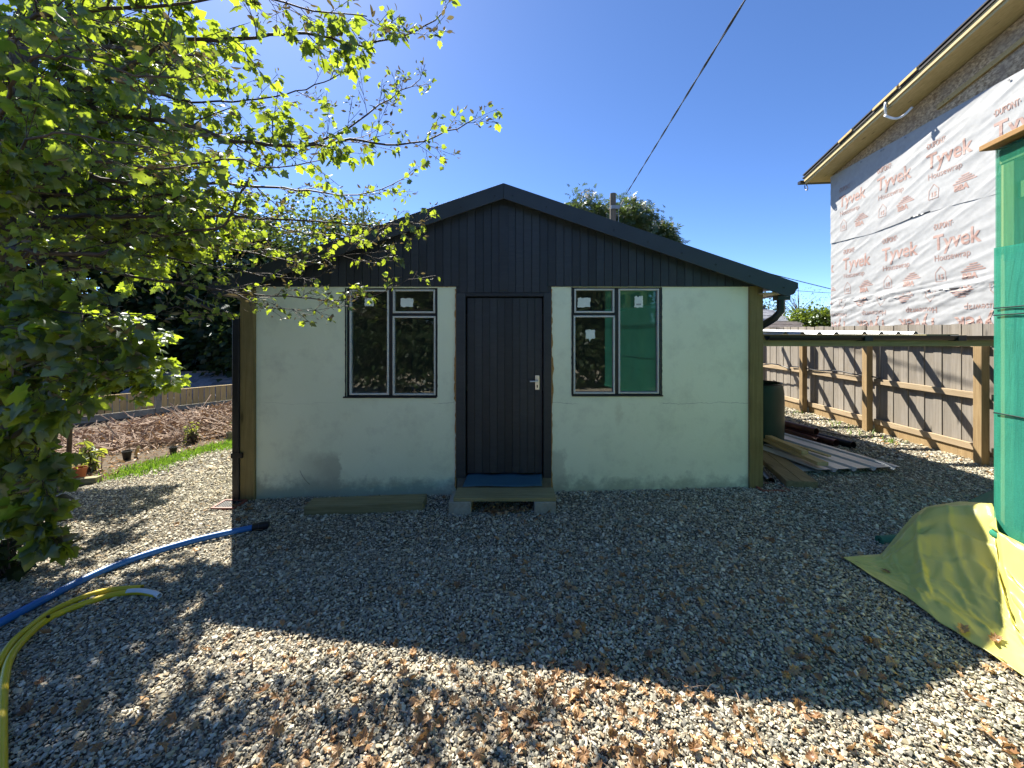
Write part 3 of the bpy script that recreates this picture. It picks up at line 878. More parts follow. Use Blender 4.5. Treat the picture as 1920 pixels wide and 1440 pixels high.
# threshold and the blue damp course hanging out under the door
MB().box(fx(857), YF-0.01, -0.2, fx(1033), YF+0.14, fz(895.3)).build("threshold", M['concd'], shed, bevel=0.006)
n1, n2 = 34, 9
vsn, fsn = [], []
for i in range(n1):
    u = i/(n1-1)
    for j in range(n2):
        v = j/(n2-1)
        xx = fx(877)+(fx(1016)-fx(877))*u + (1-v)*0 - v*0.03*(1-u) - v*0.012*u
        yy = YF+0.012-0.222*v**0.9-0.010*math.sin(u*9+v*2)*v-0.018*mnoise.noise(Vector((u*6, v*2, 1)))*(1-v)
        zz = fz(890)+0.006*math.sin(u*14)*(1-v)-(fz(890)-0.157)*v**1.1
        vsn.append((xx, yy, zz))
        if i and j:
            q = i*n2+j
            fsn.append((q-n2-1, q-1, q, q-n2))
m = MB(); m.add(vsn, fsn)
o = m.build("damp_course", M['blue'], shed, smooth=True)
so = o.modifiers.new("depth", 'SOLIDIFY'); so.thickness = 0.003

# windows: dark steel frame, putty-edged lights, panes, paper remnants
def window(outer, lights, stickers, name="window"):
    x0, x1, z0, z1 = outer
    y0, y1 = YF+0.02, YF+0.065
    fw = 0.026
    m = MB()
    m.box(x0+0.001, y0, z0+0.001, x0+fw, y1, z1-0.001); m.box(x1-fw, y0, z0+0.001, x1-0.001, y1, z1-0.001)
    m.box(x0+fw, y0, z0+0.001, x1-fw, y1, z0+fw); m.box(x0+fw, y0, z1-fw, x1-fw, y1, z1-0.001)
    win = m.build(name, M['frame'], shed, bevel=0.003)
    for (a, b, c, d) in lights:
        a, b = fx(a), fx(b); zt, zbm = fz(c), fz(d)
        f = 0.020
        yq0 = y0-0.014
        m = MB()
        m.box(a, yq0, zbm, a+f, y1-0.008, zt); m.box(b-f, yq0, zbm, b, y1-0.008, zt)
        m.box(a+f, yq0, zbm, b-f, y1-0.008, zbm+f); m.box(a+f, yq0, zt-f, b-f, y1-0.008, zt)
        m.build("casement", M['putty'], win, bevel=0.004)
        MB().box(a+f-0.004, y0+0.018, zbm+f-0.004, b-f+0.004, y0+0.022, zt-f+0.004).build("pane", M['glass'], win)
    for (cx, cyp, w, h, seed, printed) in stickers:
        r_ = random.Random(seed)
        X0, X1, Z0, Z1 = fx(cx-w/2), fx(cx+w/2), fz(cyp+h/2), fz(cyp-h/2)
        poly = []
        N = 9
        yy = y0+0.0155
        jag = lambda: (r_.random()-0.5)*0.010
        drip = (lambda i: (0.035 if i == 4 else 0.0)) if seed == 3 else (lambda i: 0.0)
        rag = 0.025 if printed else 0.006
        poly += [(X0+(X1-X0)*i/N, yy, Z0+jag()-drip(i)) for i in range(N)]
        poly += [(X1+jag(), yy, Z0+(Z1-Z0)*i/N) for i in range(N)]
        poly += [(X1-(X1-X0)*i/N, yy, Z1+jag()+rag*r_.random()) for i in range(N)]
        poly += [(X0+jag(), yy, Z1-(Z1-Z0)*i/N) for i in range(N)]
        MB().prism(poly, (0, 0.0015, 0)).build("sticker", M['sticker'], win)
        if printed:
            m = MB()
            for k in range(7):
                w_ = (X1-X0)*0.09
                m.box(X0+(X1-X0)*(0.22+0.08*k), yy-0.001, Z0+(Z1-Z0)*0.22, X0+(X1-X0)*(0.22+0.08*k)+w_*0.5, yy-0.0003, Z0+(Z1-Z0)*(0.33+0.08*r_.random()))
            m.build("print_mark", M['print'], win)
    return win
def mull(win, x0, x1, z0, z1):
    MB().box(x0, YF+0.016, z0, x1, YF+0.060, z1).build("mullion", M['frame'], win, bevel=0.002)
w1 = window(LW, [(654.5, 728.5, 543, 741), (736, 815.5, 542.5, 587), (735.5, 816.5, 592.5, 741.5)],
            [(690, 566, 17, 15, 1, False), (761, 567, 24, 16, 2, False)])
mull(w1, fx(728.8), fx(735.3), LW[2]+0.027, LW[3]-0.027); mull(w1, fx(735.4), fx(815), fz(592.2), fz(587.2))
w2 = window(RW, [(1077, 1152.5, 541, 586.5), (1075.5, 1153.5, 591.5, 739), (1160, 1236.5, 541, 738.5)],
            [(1096, 567, 24, 17, 4, False), (1108, 627, 17, 16, 3, False), (1199.5, 566.5, 16, 19, 6, True)])
mull(w2, fx(1153.6), fx(1159.8), RW[2]+0.027, RW[3]-0.027); mull(w2, fx(1075), fx(1153.5), fz(591.2), fz(586.7))
MB().box(LW[0]-0.03, YF-0.016, LW[2]-0.012, LW[1]-0.0, YF+0.019, LW[2]+0.004).build("sill", M['frame'], shed, bevel=0.003)
MB().box(RW[0]-0.004, YF-0.016, RW[2]-0.012, RW[1]+0.016, YF+0.019, RW[2]+0.004).build("sill", M['frame'], shed, bevel=0.003)
# ragged black sealant round the window openings
for (x0, x1, z0, z1) in (LW, RW):
    for (xa, sgn) in ((x0, -1), (x1, 1)):
        m = MB()
        n = 40
        vs_, fs_ = [], []
        for i in range(n+1):
            z = z0+(z1-z0)*i/n
            w_ = 0.007+0.008*abs(mnoise.noise(Vector((i*0.6, xa*5, 2))))
            vs_ += [(xa-sgn*0.004, YF-0.003, z), (xa+sgn*w_, YF-0.003, z)]
            if i: fs_.append((2*i-2, 2*i-1, 2*i+1, 2*i))
        m.add(vs_, fs_)
        o = m.build("window_sealant", M['frame'], shed)
        so = o.modifiers.new("depth", 'SOLIDIFY'); so.thickness = 0.006

# ------------------------------------------------------------------ step, blocks, sleeper at the wall
yb0, yb1 = 3.86, 4.12
def zt(py, Y): return EYE-(py-622)*Y/F
step_top = 0.155
st = thing("doorstep_plank", "wooden plank laid on two concrete blocks as a doorstep", "plank", ((946-960)*3.9/F, 3.99, 0.12))
m = MB()
m.prism([((850-960)*3.86/F, 3.86, 0.118), ((1042.5-960)*3.86/F, 3.86, 0.118), ((1037.5-960)*4.12/F, 4.12, 0.118), ((858-960)*4.12/F, 4.12, 0.118)], (0, 0, 0.037))
m.build("plank", M['timx'], st, bevel=0.004)
for a, b, lab in ((841, 883, "grey concrete block under the left end of the doorstep plank"), (1002, 1042.5, "grey concrete block under the right end of the doorstep plank")):
    xa, xb = (a-960)*3.85/F, (b-960)*3.85/F
    o = MB().box(xa, 3.845, g(0, 4)-0.03, xb, 4.13, 0.1175).build("concrete_block", M['conc'], None, bevel=0.006)
    tag(o, lab, "concrete block", "concrete blocks under the doorstep")
# sleeper
A = Vector(px_ground(569.5, 969)); B = Vector(px_ground(793.5, 960))
d = (B-A).normalized(); sN = Vector((-d.y, d.x, 0))
c = (A+B)/2+sN*0.105+Vector((0, 0, 0.045))
o = MB().obox(c, d*((B-A).length/2), sN*0.105, Vector((0, 0, 0.056))).build("timber_sleeper", M['timx'], None, bevel=0.008)
tag(o, "short wooden sleeper lying on the gravel below the left window", "timber")

# drain surrounds
def drain(px0, px1, py0, py1, label):
    A = px_ground(px0, py1); B = px_ground(px1, py1); C_ = px_ground(px1, py0)
    w = (B-A).length; dpt = C_.y-B.y
    t = thing("drain_grate", label, "drain", ((A.x+B.x)/2, A.y+dpt/2, A.z), "red brown drains at the shed corners")
    x0, x1, y0, y1, z = A.x, B.x, A.y, A.y+dpt, A.z
    m = MB(); fw = 0.022
    m.box(x0, y0, z-0.03, x1, y0+fw, z+0.026); m.box(x0, y1-fw, z-0.03, x1, y1, z+0.026)
    m.box(x0, y0+fw, z-0.03, x0+fw, y1-fw, z+0.026); m.box(x1-fw, y0+fw, z-0.03, x1, y1-fw, z+0.026)
    m.build("drain_frame", M['redplastic'], t, bevel=0.003)
    n = 8
    for i in range(n):
        xx = x0+fw+(x1-x0-2*fw)*(i+0.5)/n
        MB().box(xx-0.007, y0+fw, z-0.01, xx+0.007, y1-fw, z+0.018).build("grate_bar", M['black'], t)
drain(394, 437, 941, 957, "square red brown drain beside the downpipe at the left corner post")
drain(1430, 1486, 908, 924, "red brown drain surround beside the right corner post below the planks")

# ================================================================== RIGHT SIDE: carport, fence, stacked materials
# fence boards on the right
FD = Vector((0.045, 1.0, 0)).normalized()           # fence direction, away from the camera
FN = Vector((-FD.y, FD.x, 0))                       # towards the yard
FO = Vector((6.00, 4.98, 0))                        # beside the nearest post
def fp(t, n=0.0, z=0.0):
    p = FO+FD*t+FN*n
    return Vector((p.x, p.y, z))
fr = thing("board_fence", "weathered brown board fence with rails and timber posts on the right", "fence", fp(0))
bw2 = 0.125
t = -3.2
rb = random.Random(11)
bmesh_shared = MB().box(0, -bw2/2+0.0035, 0, 0.018, bw2/2-0.0035, 1.70)
me_b = bpy.data.meshes.new("fence_board"); me_b.from_pydata(bmesh_shared.v, [], bmesh_shared.f); me_b.materials.append(M['fence'])
k = 0
while t < 7.4:
    p = fp(t, -0.10+0.008*(k % 2), 0.0)
    z0 = g(p.x, p.y)+0.10
    o = link_mesh("fence_board", me_b, None, fr)
    o.location = Vector((p.x, p.y, z0+rb.uniform(-0.008, 0.008)))-fr.location
    o.rotation_euler = (rb.uniform(-0.004, 0.004), 0, math.atan2(FD.y, FD.x)-math.pi/2+rb.uniform(-0.02, 0.02))
    t += bw2+0.001; k += 1
spans = [(-3.2, -1.62), (-1.54, 0.0), (0.1, 1.70), (1.80, 3.28), (3.38, 5.0), (5.1, 7.4)]
for a_, b_ in spans:
    for zc, h in ((0.27, 0.085), (0.945, 0.085), (1.62, 0.085)):
        A = fp(a_+0.005, -0.060, zc); B = fp(b_-0.005, -0.060, zc)
        gz_ = 0.085
        MB().bar(A+Vector((0,0,0)), B, 0.045, h).build("fence_rail", M['rail'], fr, bevel=0.004)
    MB().bar(fp(a_, -0.075, 0.14), fp(b_, -0.075, 0.14), 0.03, 0.17).build("gravel_board", M['fpost'], fr, bevel=0.003)
# tall posts at the fence (the carport stands on them)
cp = thing("lean_to", "low lean-to with corrugated roof sheets on timber rafters beside the shed", "lean-to", (4.4, 6.0, 0))
for tt in (-1.58, 0.05, 1.75, 3.33, 5.05):
    p = fp(tt, 0.02)
    MB().bar(Vector((p.x, p.y, -0.1)), Vector((p.x, p.y, 1.665)), 0.10, 0.10, up=FD).build("post", M['fpost'], cp, bevel=0.006)
YB = 4.42
MB().box(2.80, YB, 1.617, 6.05, YB+0.05, 1.692).build("front_beam", M['timx'], cp, bevel=0.004)
# gutter in front of the sheets
m = MB()
pr = [(0, YB-0.055+0.05*math.cos(a_), 1.735+0.05*math.sin(a_)) for a_ in np.linspace(math.pi, 2*math.pi, 9)]
pin = [(0, YB-0.055+0.044*math.cos(a_), 1.735+0.044*math.sin(a_)) for a_ in np.linspace(2*math.pi, math.pi, 9)]
m.prism([(2.82, y, z) for _, y, z in pr+pin], (3.22, 0, 0))
m.build("gutter", M['black'], cp)
for xg in ((1613-960)*YB/F, (1784-960)*YB/F):
    MB().box(xg-0.045, YB-0.112, 1.679, xg+0.045, YB-0.0, 1.742).build("gutter_joint", M['black'], cp, bevel=0.004)
for yr in (5.35, 6.16, 6.84, 7.5, 8.1, 8.75, 9.4):
    MB().box(2.86, yr-0.035, 1.64, 6.12, yr+0.035, 1.735).build("rafter", M['timx'], cp, bevel=0.003)
def profile(w, flat, rib, h, up=True):
    """trapezoid sheet profile across width w: list of (s, z)"""
    out = [(0, 0)]; s = 0
    while s < w:
        s1 = min(s+flat, w); out.append((s1, 0)); s = s1
        if s+rib*1.0 > w: break
        sg = 1 if up else -1
        out += [(s+rib*0.3, sg*h), (s+rib*0.7, sg*h), (s+rib, 0)]; s += rib
    return out
def trap_sheet(name, o, du, dv, w, L_, flat, rib, h, up, mat, parent, th=0.0012):
    o = Vector(o); du = Vector(du).normalized(); dv = Vector(dv).normalized(); n_ = du.cross(dv).normalized()
    if n_.z < 0: n_ = -n_
    pf = profile(w, flat, rib, h, up)
    m = MB()
    vs_ = [o+du*s+n_*z for s, z in pf]+[o+du*s+n_*z+dv*L_ for s, z in pf]
    N = len(pf)
    m.add(vs_, [(i, i+1, i+1+N, i+N) for i in range(N-1)])
    ob = m.build(name, mat, parent)
    s_ = ob.modifiers.new("depth", 'SOLIDIFY'); s_.thickness = th; s_.offset = 0
    return ob
SXR = 4.60
for k, xw in enumerate((2.86, 3.73)):
    trap_sheet("roof_sheet", (xw, YB-0.07, 1.752+0.003*k), (1, 0, 0), (0, 1, 0.014), 0.87, 5.4, 0.125, 0.062, 0.026, True, M['sheet'], cp)
o = MB().box(4.62, YB-0.02, 1.738, 4.98, YB+0.10, 1.752).build("offcut_board", M['timx'], cp)
# sheets seen from the post line onwards hang out over gutter; black hose resting on the middle rail
hs = MB()
pts_ = []
for q in np.linspace(0, 1, 24):
    tt = 1.55+q*2.2
    pts_.append(fp(tt, -0.018+0.004*math.sin(q*20), 1.0+0.012+0.035*math.exp(-((q-0.35)/0.12)**2)+0.01*math.sin(q*16)))
hs.tube(pts_, 0.012, 8)
o = hs.build("black_hose", M['black'], None, smooth=True)
tag(o, "thin black hose resting along the middle rail of the weathered fence", "hose")
hb = MB()
pts_ = [fp(3.6+1.2*q, 0.10+0.05*math.sin(q*3.1), 0.96+0.06*math.sin(q*4.2)+0.04*q) for q in np.linspace(0, 1, 16)]
hb.tube(pts_, 0.013, 8)
o = hb.build("black_cable", M['black'], None, smooth=True)
tag(o, "loose black cable sagging across the fence rail above the green barrel", "cable")

# water barrel
bl = thing("water_barrel", "dark green plastic barrel with open top beside the right corner post", "barrel", (3.75, 5.95, 0.08))
c = bl.location
m = MB().lathe((c.x, c.y, c.z), [(0.0, 0.0), (0.24, 0.0), (0.275, 0.03), (0.292, 0.10), (0.30, 0.30), (0.30, 0.62), (0.296, 0.80), (0.28, 0.90), (0.265, 0.925), (0.258, 0.925), (0.255, 0.90), (0.27, 0.80), (0.27, 0.05), (0.0, 0.04)], 36)
m.build("barrel_body", M['barrel'], bl, smooth=True, auto=True)
m = MB().lathe((c.x, c.y, c.z), [(0.268, 0.918), (0.276, 0.93), (0.268, 0.945), (0.256, 0.93), (0.268, 0.918)], 36)
m.build("rim", M['black'], bl, smooth=True)
# roll of wire mesh standing behind it
wr = thing("wire_mesh_roll", "upright roll of galvanised wire mesh behind the green barrel", "wire mesh", (4.25, 7.0, 0.1))
m = MB()
for k in range(15):
    zz = 0.10+k*0.09
    m.tube([(4.25+0.16*math.cos(a_), 7.0+0.16*math.sin(a_), zz) for a_ in np.linspace(0, 6.283, 15)], 0.003, 4, False)
for k in range(16):
    a_ = k*6.283/16
    m.tube([(4.25+0.16*math.cos(a_), 7.0+0.16*math.sin(a_), 0.1), (4.25+0.16*math.cos(a_), 7.0+0.16*math.sin(a_), 1.40)], 0.003, 4, False)
m.build("wire", M['galv'], wr)

# stacked materials
def plank(name, near_c, direction, L_, w, h, mat, label, cat="plank", group=None, pitch=0.0):
    d = Vector(direction).normalized()
    s = Vector((d.y, -d.x, 0)).normalized()
    u = s.cross(d).normalized()
    if u.z < 0: u = -u
    c = Vector(near_c)+d*(L_/2)
    o = MB().obox(c, d*(L_/2), s*(w/2), u*(h/2)).build(name, mat, None, bevel=0.004)
    return tag(o, label, cat, group)
pd = (0.27, 1.0, 0.0)
gp = "timber stacked beside the shed"
plank("thick_plank", (3.075, 4.30, 0.118), pd, 2.3, 0.152, 0.068, M['timy'], "long weathered plank nearest the corner post in the stack", group=gp)
plank("thick_plank", (3.232, 4.285, 0.119), pd, 2.25, 0.152, 0.070, M['timy'], "long weathered plank second from the corner post, grooved end showing", group=gp)
plank("batten", (3.655, 4.64, 0.225), (0.03, 1, 0.0), 1.9, 0.13, 0.045, M['newy'], "pale new timber on top of the metal sheets, longest of the light pieces", "timber", gp)
plank("batten", (3.66, 4.93, 0.272), (0.03, 1, 0.0), 1.5, 0.085, 0.045, M['newy'], "short pale batten lying on the light timber", "timber", gp)
plank("thin_lath", (4.04, 5.02, 0.198), (-0.20, 1, 0.0), 1.7, 0.055, 0.022, M['newy'], "thin yellowish lath lying on the pale metal sheets", "timber", gp)
plank("thin_lath", (3.98, 5.9, 0.196), (-0.20, 1, 0.0), 0.8, 0.05, 0.02, M['newy'], "small lath lying on the metal sheets near the barrel", "timber", gp)
ms = thing("metal_sheets", "pale corrugated metal sheet upside down on the gravel", "metal sheet", (4.1, 5.4, 0.12))
du = Vector((1, 0.10, 0)); dv = Vector((-0.185, 1, 0))
trap_sheet("sheet", (3.58, 4.62, 0.165), du, dv, 1.08, 2.6, 0.17, 0.085, 0.034, False, M['sheet'], ms)
ms2 = thing("metal_sheets", "lower pale corrugated sheet showing its ribs under the top one", "metal sheet", (4.0, 5.4, 0.1))
trap_sheet("sheet", (3.44, 4.68, 0.125), du, dv, 1.0, 2.6, 0.17, 0.085, 0.030, False, M['sheet'], ms2)
for (xx, yy) in ((3.6, 5.0), (4.2, 5.2), (3.6, 6.3), (3.9, 6.5)):
    pass
o = MB().bar((3.42, 4.98, 0.088), (4.55, 5.08, 0.088), 0.07, 0.045).build("bearer", M['timx'], None, bevel=0.003)
tag(o, "rough timber bearer under the front of the metal sheets", "timber", gp)
o = MB().bar((3.2, 6.4, 0.088), (4.2, 6.5, 0.088), 0.07, 0.045).build("bearer", M['timx'], None, bevel=0.003)
tag(o, "rough timber bearer under the back of the metal sheets by the barrel", "timber", gp)
o = MB().bar((2.80, 5.2, 0.072), (3.75, 5.25, 0.072), 0.08, 0.022).build("bearer", M['timx'], None, bevel=0.003)
pdv = Vector((-0.235, 1.0, 0)).normalized()
tag(o, "thin batten bearing the long weathered planks", "timber", gp)
def pipe(name, near, L_, ro, mat, label, group, d=pdv):
    near = Vector(near)
    p_ = [near+d*(L_*q) for q in np.linspace(0, 1, 4)]
    o = MB().pipe(p_, ro, ro-0.006, 18).build(name, mat, None, smooth=True, auto=True)
    return tag(o, label, "pipe", group)
pg = "drain pipes beside the metal sheets"
pipe("drain_pipe", (4.64, 6.02, 0.255), 3.0, 0.056, M['brownp'], "brown drain pipe resting on top of the other pipes", pg)
pipe("drain_pipe", (4.60, 5.92, 0.135), 3.0, 0.055, M['brownp'], "brown drain pipe next to the metal sheets, lower left of the pipes", pg)
pipe("drain_pipe", (4.76, 5.80, 0.140), 3.0, 0.055, M['brownp'], "brown drain pipe between the lower brown pipe and the black one", pg)
pipe("drain_pipe", (4.93, 5.70, 0.140), 3.0, 0.056, M['black'], "black drain pipe on the fence side of the brown pipes", pg)
o = MB().bar((5.32, 6.2, 0.125), (4.75, 7.8, 0.125), 0.03, 0.02).build("metal_strip", M['galv'], None)
tag(o, "thin pale strip lying on the gravel between pipes and fence", "strip")
# black offcuts pushed under the planks
m = MB(); m.pipe([(2.90, 4.42, 0.105), (3.05, 4.9, 0.105), (3.2, 5.6, 0.105)], 0.04, 0.034, 14)
o = m.build("black_pipe", M['black'], None, smooth=True, auto=True); tag(o, "black pipe offcut on the gravel under the long planks", "pipe")

# grass and weeds at the foot of the fence
def blades(name, centres, n, h, spread, mat, seed, kind='stuff', label=None, cat=None):
    r_ = np.random.default_rng(seed)
    V, Tn, T_ = [], [], []
    c = np.array(centres)
    idx = r_.integers(0, len(c), n)
    base = c[idx, :2]+r_.normal(0, 1, (n, 2))*c[idx, 2:3]*spread
    z = np.array([g(x, y) for x, y in base])
    ang = r_.uniform(0, 6.283, n); hh = h*r_.uniform(0.4, 1.2, n); w = 0.0035*(1+h*8)*r_.uniform(0.6, 1.4, n)
    lean = r_.normal(0, 0.55, (n, 2))*hh[:, None]
    dx = np.cos(ang)*w; dy = np.sin(ang)*w
    b = np.column_stack([base, z])
    p0 = b+np.column_stack([dx, dy, 0*z]); p1 = b-np.column_stack([dx, dy, 0*z])
    mid_ = b+np.column_stack([lean*0.35, hh*0.62])
    p2 = mid_-np.column_stack([dx, dy, 0*z])*0.7; p3 = mid_+np.column_stack([dx, dy, 0*z])*0.7
    tip = b+np.column_stack([lean, hh])
    V = np.stack([p0, p1, p2, p3, tip], 1).reshape(-1, 3)
    o_ = np.arange(n)[:, None]*5
    F_ = np.concatenate([o_+np.array([[0, 1, 2]]), o_+np.array([[0, 2, 3]]), o_+np.array([[3, 2, 4]])])
    tint = np.repeat(r_.random(n), 5)
    ob = np_mesh(name, V, F_, mat, None, tint)
    return tag(ob, label, cat, None, kind)
blades("fence_weeds", [(5.75, 6.4, 0.2), (5.85, 6.9, 0.15), (5.9, 7.3, 0.1), (5.95, 8.2, 0.2), (5.8, 6.0, 0.1)], 170, 0.08, 0.8, M['grass'], 3)
gl = [(-4.72+0.36*(y-5.9)-0.12+dx, y, 0.13) for y in np.arange(5.3, 7.6, 0.12) for dx in (-0.30, -0.12, 0.06)]
gl = [(x, y, s) for x, y, s in gl if x < gravel_edge(y)+0.10 and mnoise.noise(Vector((x*2.2, y*2.2, 4))) > -0.18]
blades("grass", gl, 5200, 0.06, 1.0, M['grass'], 4)

# ================================================================== NETTED FRAME on the right
nx0, ny0, nz0 = 3.13, 2.545, 0.47
NTOP = 2.985
nd = Vector((-0.25, -1.0, 0)).normalized()          # runs towards and past the camera
nt_ = thing("netted_frame", "tall timber frame wrapped in green debris netting with brown cap board", "netted frame", (nx0, ny0, 0))
O_ = Vector((nx0, ny0, 0))
side = Vector((-nd.y, nd.x, 0))                       # to the right, away from the yard
if side.x < 0: side = -side
def npnt(t, s, z): return O_+nd*t+side*s+Vector((0, 0, z))
LN = 3.5
def net_panel(name, z0, z1, off, mat, face, seed, ns=90):
    """a slightly slack sheet of netting"""
    vs_, fs_ = [], []
    nz_ = 14
    for i in range(ns+1):
        for j in range(nz_+1):
            a_ = i/ns; z = z0+(z1-z0)*j/nz_
            if face == 'long':
                t_ = a_*LN
                s_ = off-0.006+(0.012*mnoise.noise(Vector((t_*1.3, z*0.9, seed)))+0.007*mnoise.noise(Vector((t_*7, z*1.1+t_*2, seed+3)))+0.006*(1-abs(mnoise.noise(Vector((t_*2.2+z*1.7, z*2.4, seed+5)))))**6)*min(1, t_*4)
                sag = -0.012*math.sin(t_*3.3)*((1 if j == 0 else 0)+(1 if j == nz_ else 0))
                vs_.append(npnt(t_, s_, z+sag))
            else:
                s_ = a_*3.4
                vs_.append(npnt(off+0.008*mnoise.noise(Vector((s_*1.3, z, seed)))*min(1, s_*4), s_, z))
            if i and j:
                q = i*(nz_+1)+j
                fs_.append((q-nz_-2, q-1, q, q-nz_-1))
    m = MB(); m.add(vs_, fs_)
    return m.build(name, mat, nt_, smooth=True)
net_panel("netting", nz0, 2.32, -0.012, M['net2'], 'long', 1)
net_panel("netting", 2.27, NTOP-0.03, -0.004, M['net'], 'long', 2)
net_panel("netting", nz0, 2.32, -0.014, M['net2'], 'end', 3, 26)
net_panel("netting", 2.27, NTOP-0.03, -0.006, M['net'], 'end', 4, 26)
for t_ in [0.045]+list(np.arange(0.7, LN, 0.62)):
    A = npnt(t_, 0.06, 0.0); B = npnt(t_, 0.06, NTOP-0.04)
    MB().bar(A, B, 0.09, 0.09, up=nd).build("stud", M['netpost'], nt_, bevel=0.004)
for s_ in (0.9, 1.7, 2.5, 3.3):
    MB().bar(npnt(0.05, s_, 0.0), npnt(0.05, s_, NTOP-0.04), 0.09, 0.09, up=nd).build("stud", M['netpost'], nt_)
MB().bar(npnt(0.0, 0.06, NTOP-0.085), npnt(LN, 0.06, NTOP-0.085), 0.10, 0.09).build("head_rail", M['netpost'], nt_)
MB().bar(npnt(0.0, 0.06, 2.66), npnt(LN, 0.06, 2.66), 0.05, 0.10).build("noggin", M['netpost'], nt_)
MB().bar(npnt(0.05, 0.01, NTOP-0.085), npnt(0.05, 3.4, NTOP-0.085), 0.10, 0.09).build("head_rail", M['netpost'], nt_)
MB().bar(npnt(0.0, 0.06, nz0+0.03), npnt(LN, 0.06, nz0+0.03), 0.10, 0.10).build("sole_plate", M['netpost'], nt_)
MB().bar(npnt(-0.05, 0.05, NTOP+0.0), npnt(LN, 0.05, NTOP+0.0), 0.22, 0.035).build("cap_board", M['capw'], nt_, bevel=0.004)
# two horizontal lacing cords and the rolled hem
for z in (1.93, 1.885, 1.26):
    MB().tube([npnt(t_, -0.030+0.004*math.sin(t_*9), z+0.012*math.sin(t_*2.1)) for t_ in np.linspace(0.015, LN, 60)], 0.0045, 6).build("lacing", M['gutter'], nt_, smooth=True)
MB().tube([npnt(t_, -0.022+0.006*math.sin(t_*5), nz0+0.012) for t_ in np.linspace(0.0, LN, 60)], 0.024, 8).build("rolled_hem", M['net2'], nt_, smooth=True)

# yellow membrane spread from the foot of the netting over the gravel
near_edge = [px_ground(1582, 1054), px_ground(1640, 1092), px_ground(1700, 1128), px_ground(1760, 1176), px_ground(1830, 1222), px_ground(1925, 1282), px_ground(2060, 1372), Vector((1.95, 0.7, g(1.95, 0.7)))]
def poly_at(P, u):
    d = [0]
    for a_, b_ in zip(P, P[1:]): d.append(d[-1]+(b_-a_).length)
    s = u*d[-1]
    for i in range(len(P)-1):
        if s <= d[i+1]+1e-9:
            q = (s-d[i])/max(1e-9, d[i+1]-d[i])
            return P[i].lerp(P[i+1], q)
    return P[-1]
# back edge: from the tip on the gravel up over the covered heap, then along the foot of the netting
back = [px_ground(1582, 1053), px_ground(1612, 1050), px_ground(1652, 1047), at(1668, 1028, 2.98), at(1690, 1000, 2.99), at(1712, 975, 3.0), at(1736, 959, 3.0), at(1800, 949, 2.90), at(1862, 953, 2.74), npnt(-0.03, -0.02, 0.475), npnt(0.5, -0.03, 0.48), npnt(1.3, -0.03, 0.48), npnt(2.1, -0.03, 0.45)]
n1, n2 = 190, 90
vs_, fs_ = [], []
for i in range(n1+1):
    u = i/n1
    A = poly_at(near_edge, u**0.85); B = poly_at(back, u)
    for j in range(n2+1):
        v = j/n2
        p = A.lerp(B, v)
        z0 = g(p.x, p.y)
        # lies flat on the gravel, then climbs the heap in a slack curve
        t_ = max(0.0, (v-0.22)/0.78)
        wv = v+0.035*math.sin(u*9)+0.03*mnoise.noise(Vector((u*5, 1, 1)))*min(1, v*3)*(1-v)
        rise = float(np.interp(wv, [0.10, 0.30, 0.46, 0.60, 0.79, 0.84, 1.0], [0, 0.05, 0.20, 0.36, 0.90, 0.965, 1.0]))
        z = z0+0.034+(max(0, B.z-z0)-0.0)*rise
        w = min(1, u*5)
        z += 0.035*math.exp(-((v-0.84)/0.07)**2)*w*(1-v**8)
        for a0_, k0_, h0_ in ((0.075, 0.05, 0.020), (0.115, 0.02, 0.030), (0.205, -0.02, 0.030), (0.25, 0.06, 0.022)):
            dd1 = abs(u-a0_-k0_*(1-v)-0.008*math.sin(v*7))/(0.006+0.022*abs(v-0.8))
            z += h0_*max(0.0, 1-dd1)*min(1, max(0, v-0.12)*2.5)*(1-v**5)*w
        z += 0.016*w*(1-abs(mnoise.noise(Vector((u*15+v*3, v*6-u*5, 11)))))**7*min(1, v*4)*(1-v**8)
        z += 0.012*w*(1-abs(mnoise.noise(Vector((u*9-v*4, v*9+u*14, 15)))))**8*min(1, v*4)*(1-v**8)
        fu = abs(u-0.15-0.10*v)
        z += 0.045*max(0.0, 1-fu/(0.018+0.03*v))*min(1, v*3)*(1-v)*w
        z += w*0.024*mnoise.noise(Vector((u*6, v*4, 2)))+w*0.010*mnoise.noise(Vector((u*22, v*13, 7)))*min(1, v*3)*(1-v**10)
        z += w*0.040*max(0, mnoise.noise(Vector((u*11+v*2.2, v*1.3+u*4, 5))))*min(1, v*2)*(1-v**10)
        # sharp pleats fanning out from the netting corner
        for a0_, k0_, h0_ in ((0.30, 0.10, 0.040), (0.40, 0.02, 0.030), (0.50, -0.06, 0.045), (0.62, -0.12, 0.030), (0.74, -0.14, 0.035)):
            dd0 = abs(u-a0_-k0_*(1-v))/(0.016+0.020*(1-v))
            z += h0_*max(0.0, 1-dd0)*min(1, v*2.2)*(1-v**6)
        z += 0.013*math.exp(-((v-0.36-0.03*math.sin(u*5))/0.014)**2)*w
        z += 0.020*math.exp(-((v-0.62-0.10*u-0.03*math.sin(u*7+1))/0.028)**2)*w
        z -= 0.018*math.exp(-((v-0.69-0.10*u-0.03*math.sin(u*7+1))/0.030)**2)*w
        z += 0.014*math.exp(-((u-0.16-0.16*v)/0.010)**2)*(1-v)*min(1, v*6)
        z += 0.016*math.exp(-(v/0.05)**2)*abs(mnoise.noise(Vector((u*18, 0, 3))))
        vs_.append((p.x, p.y, z))
        if i and j:
            q = i*(n2+1)+j
            fs_.append((q-n2-2, q-1, q, q-n2-1))
m = MB(); m.add(vs_, fs_)
ym = m.build("yellow_membrane", M['yellow'], None, smooth=True)
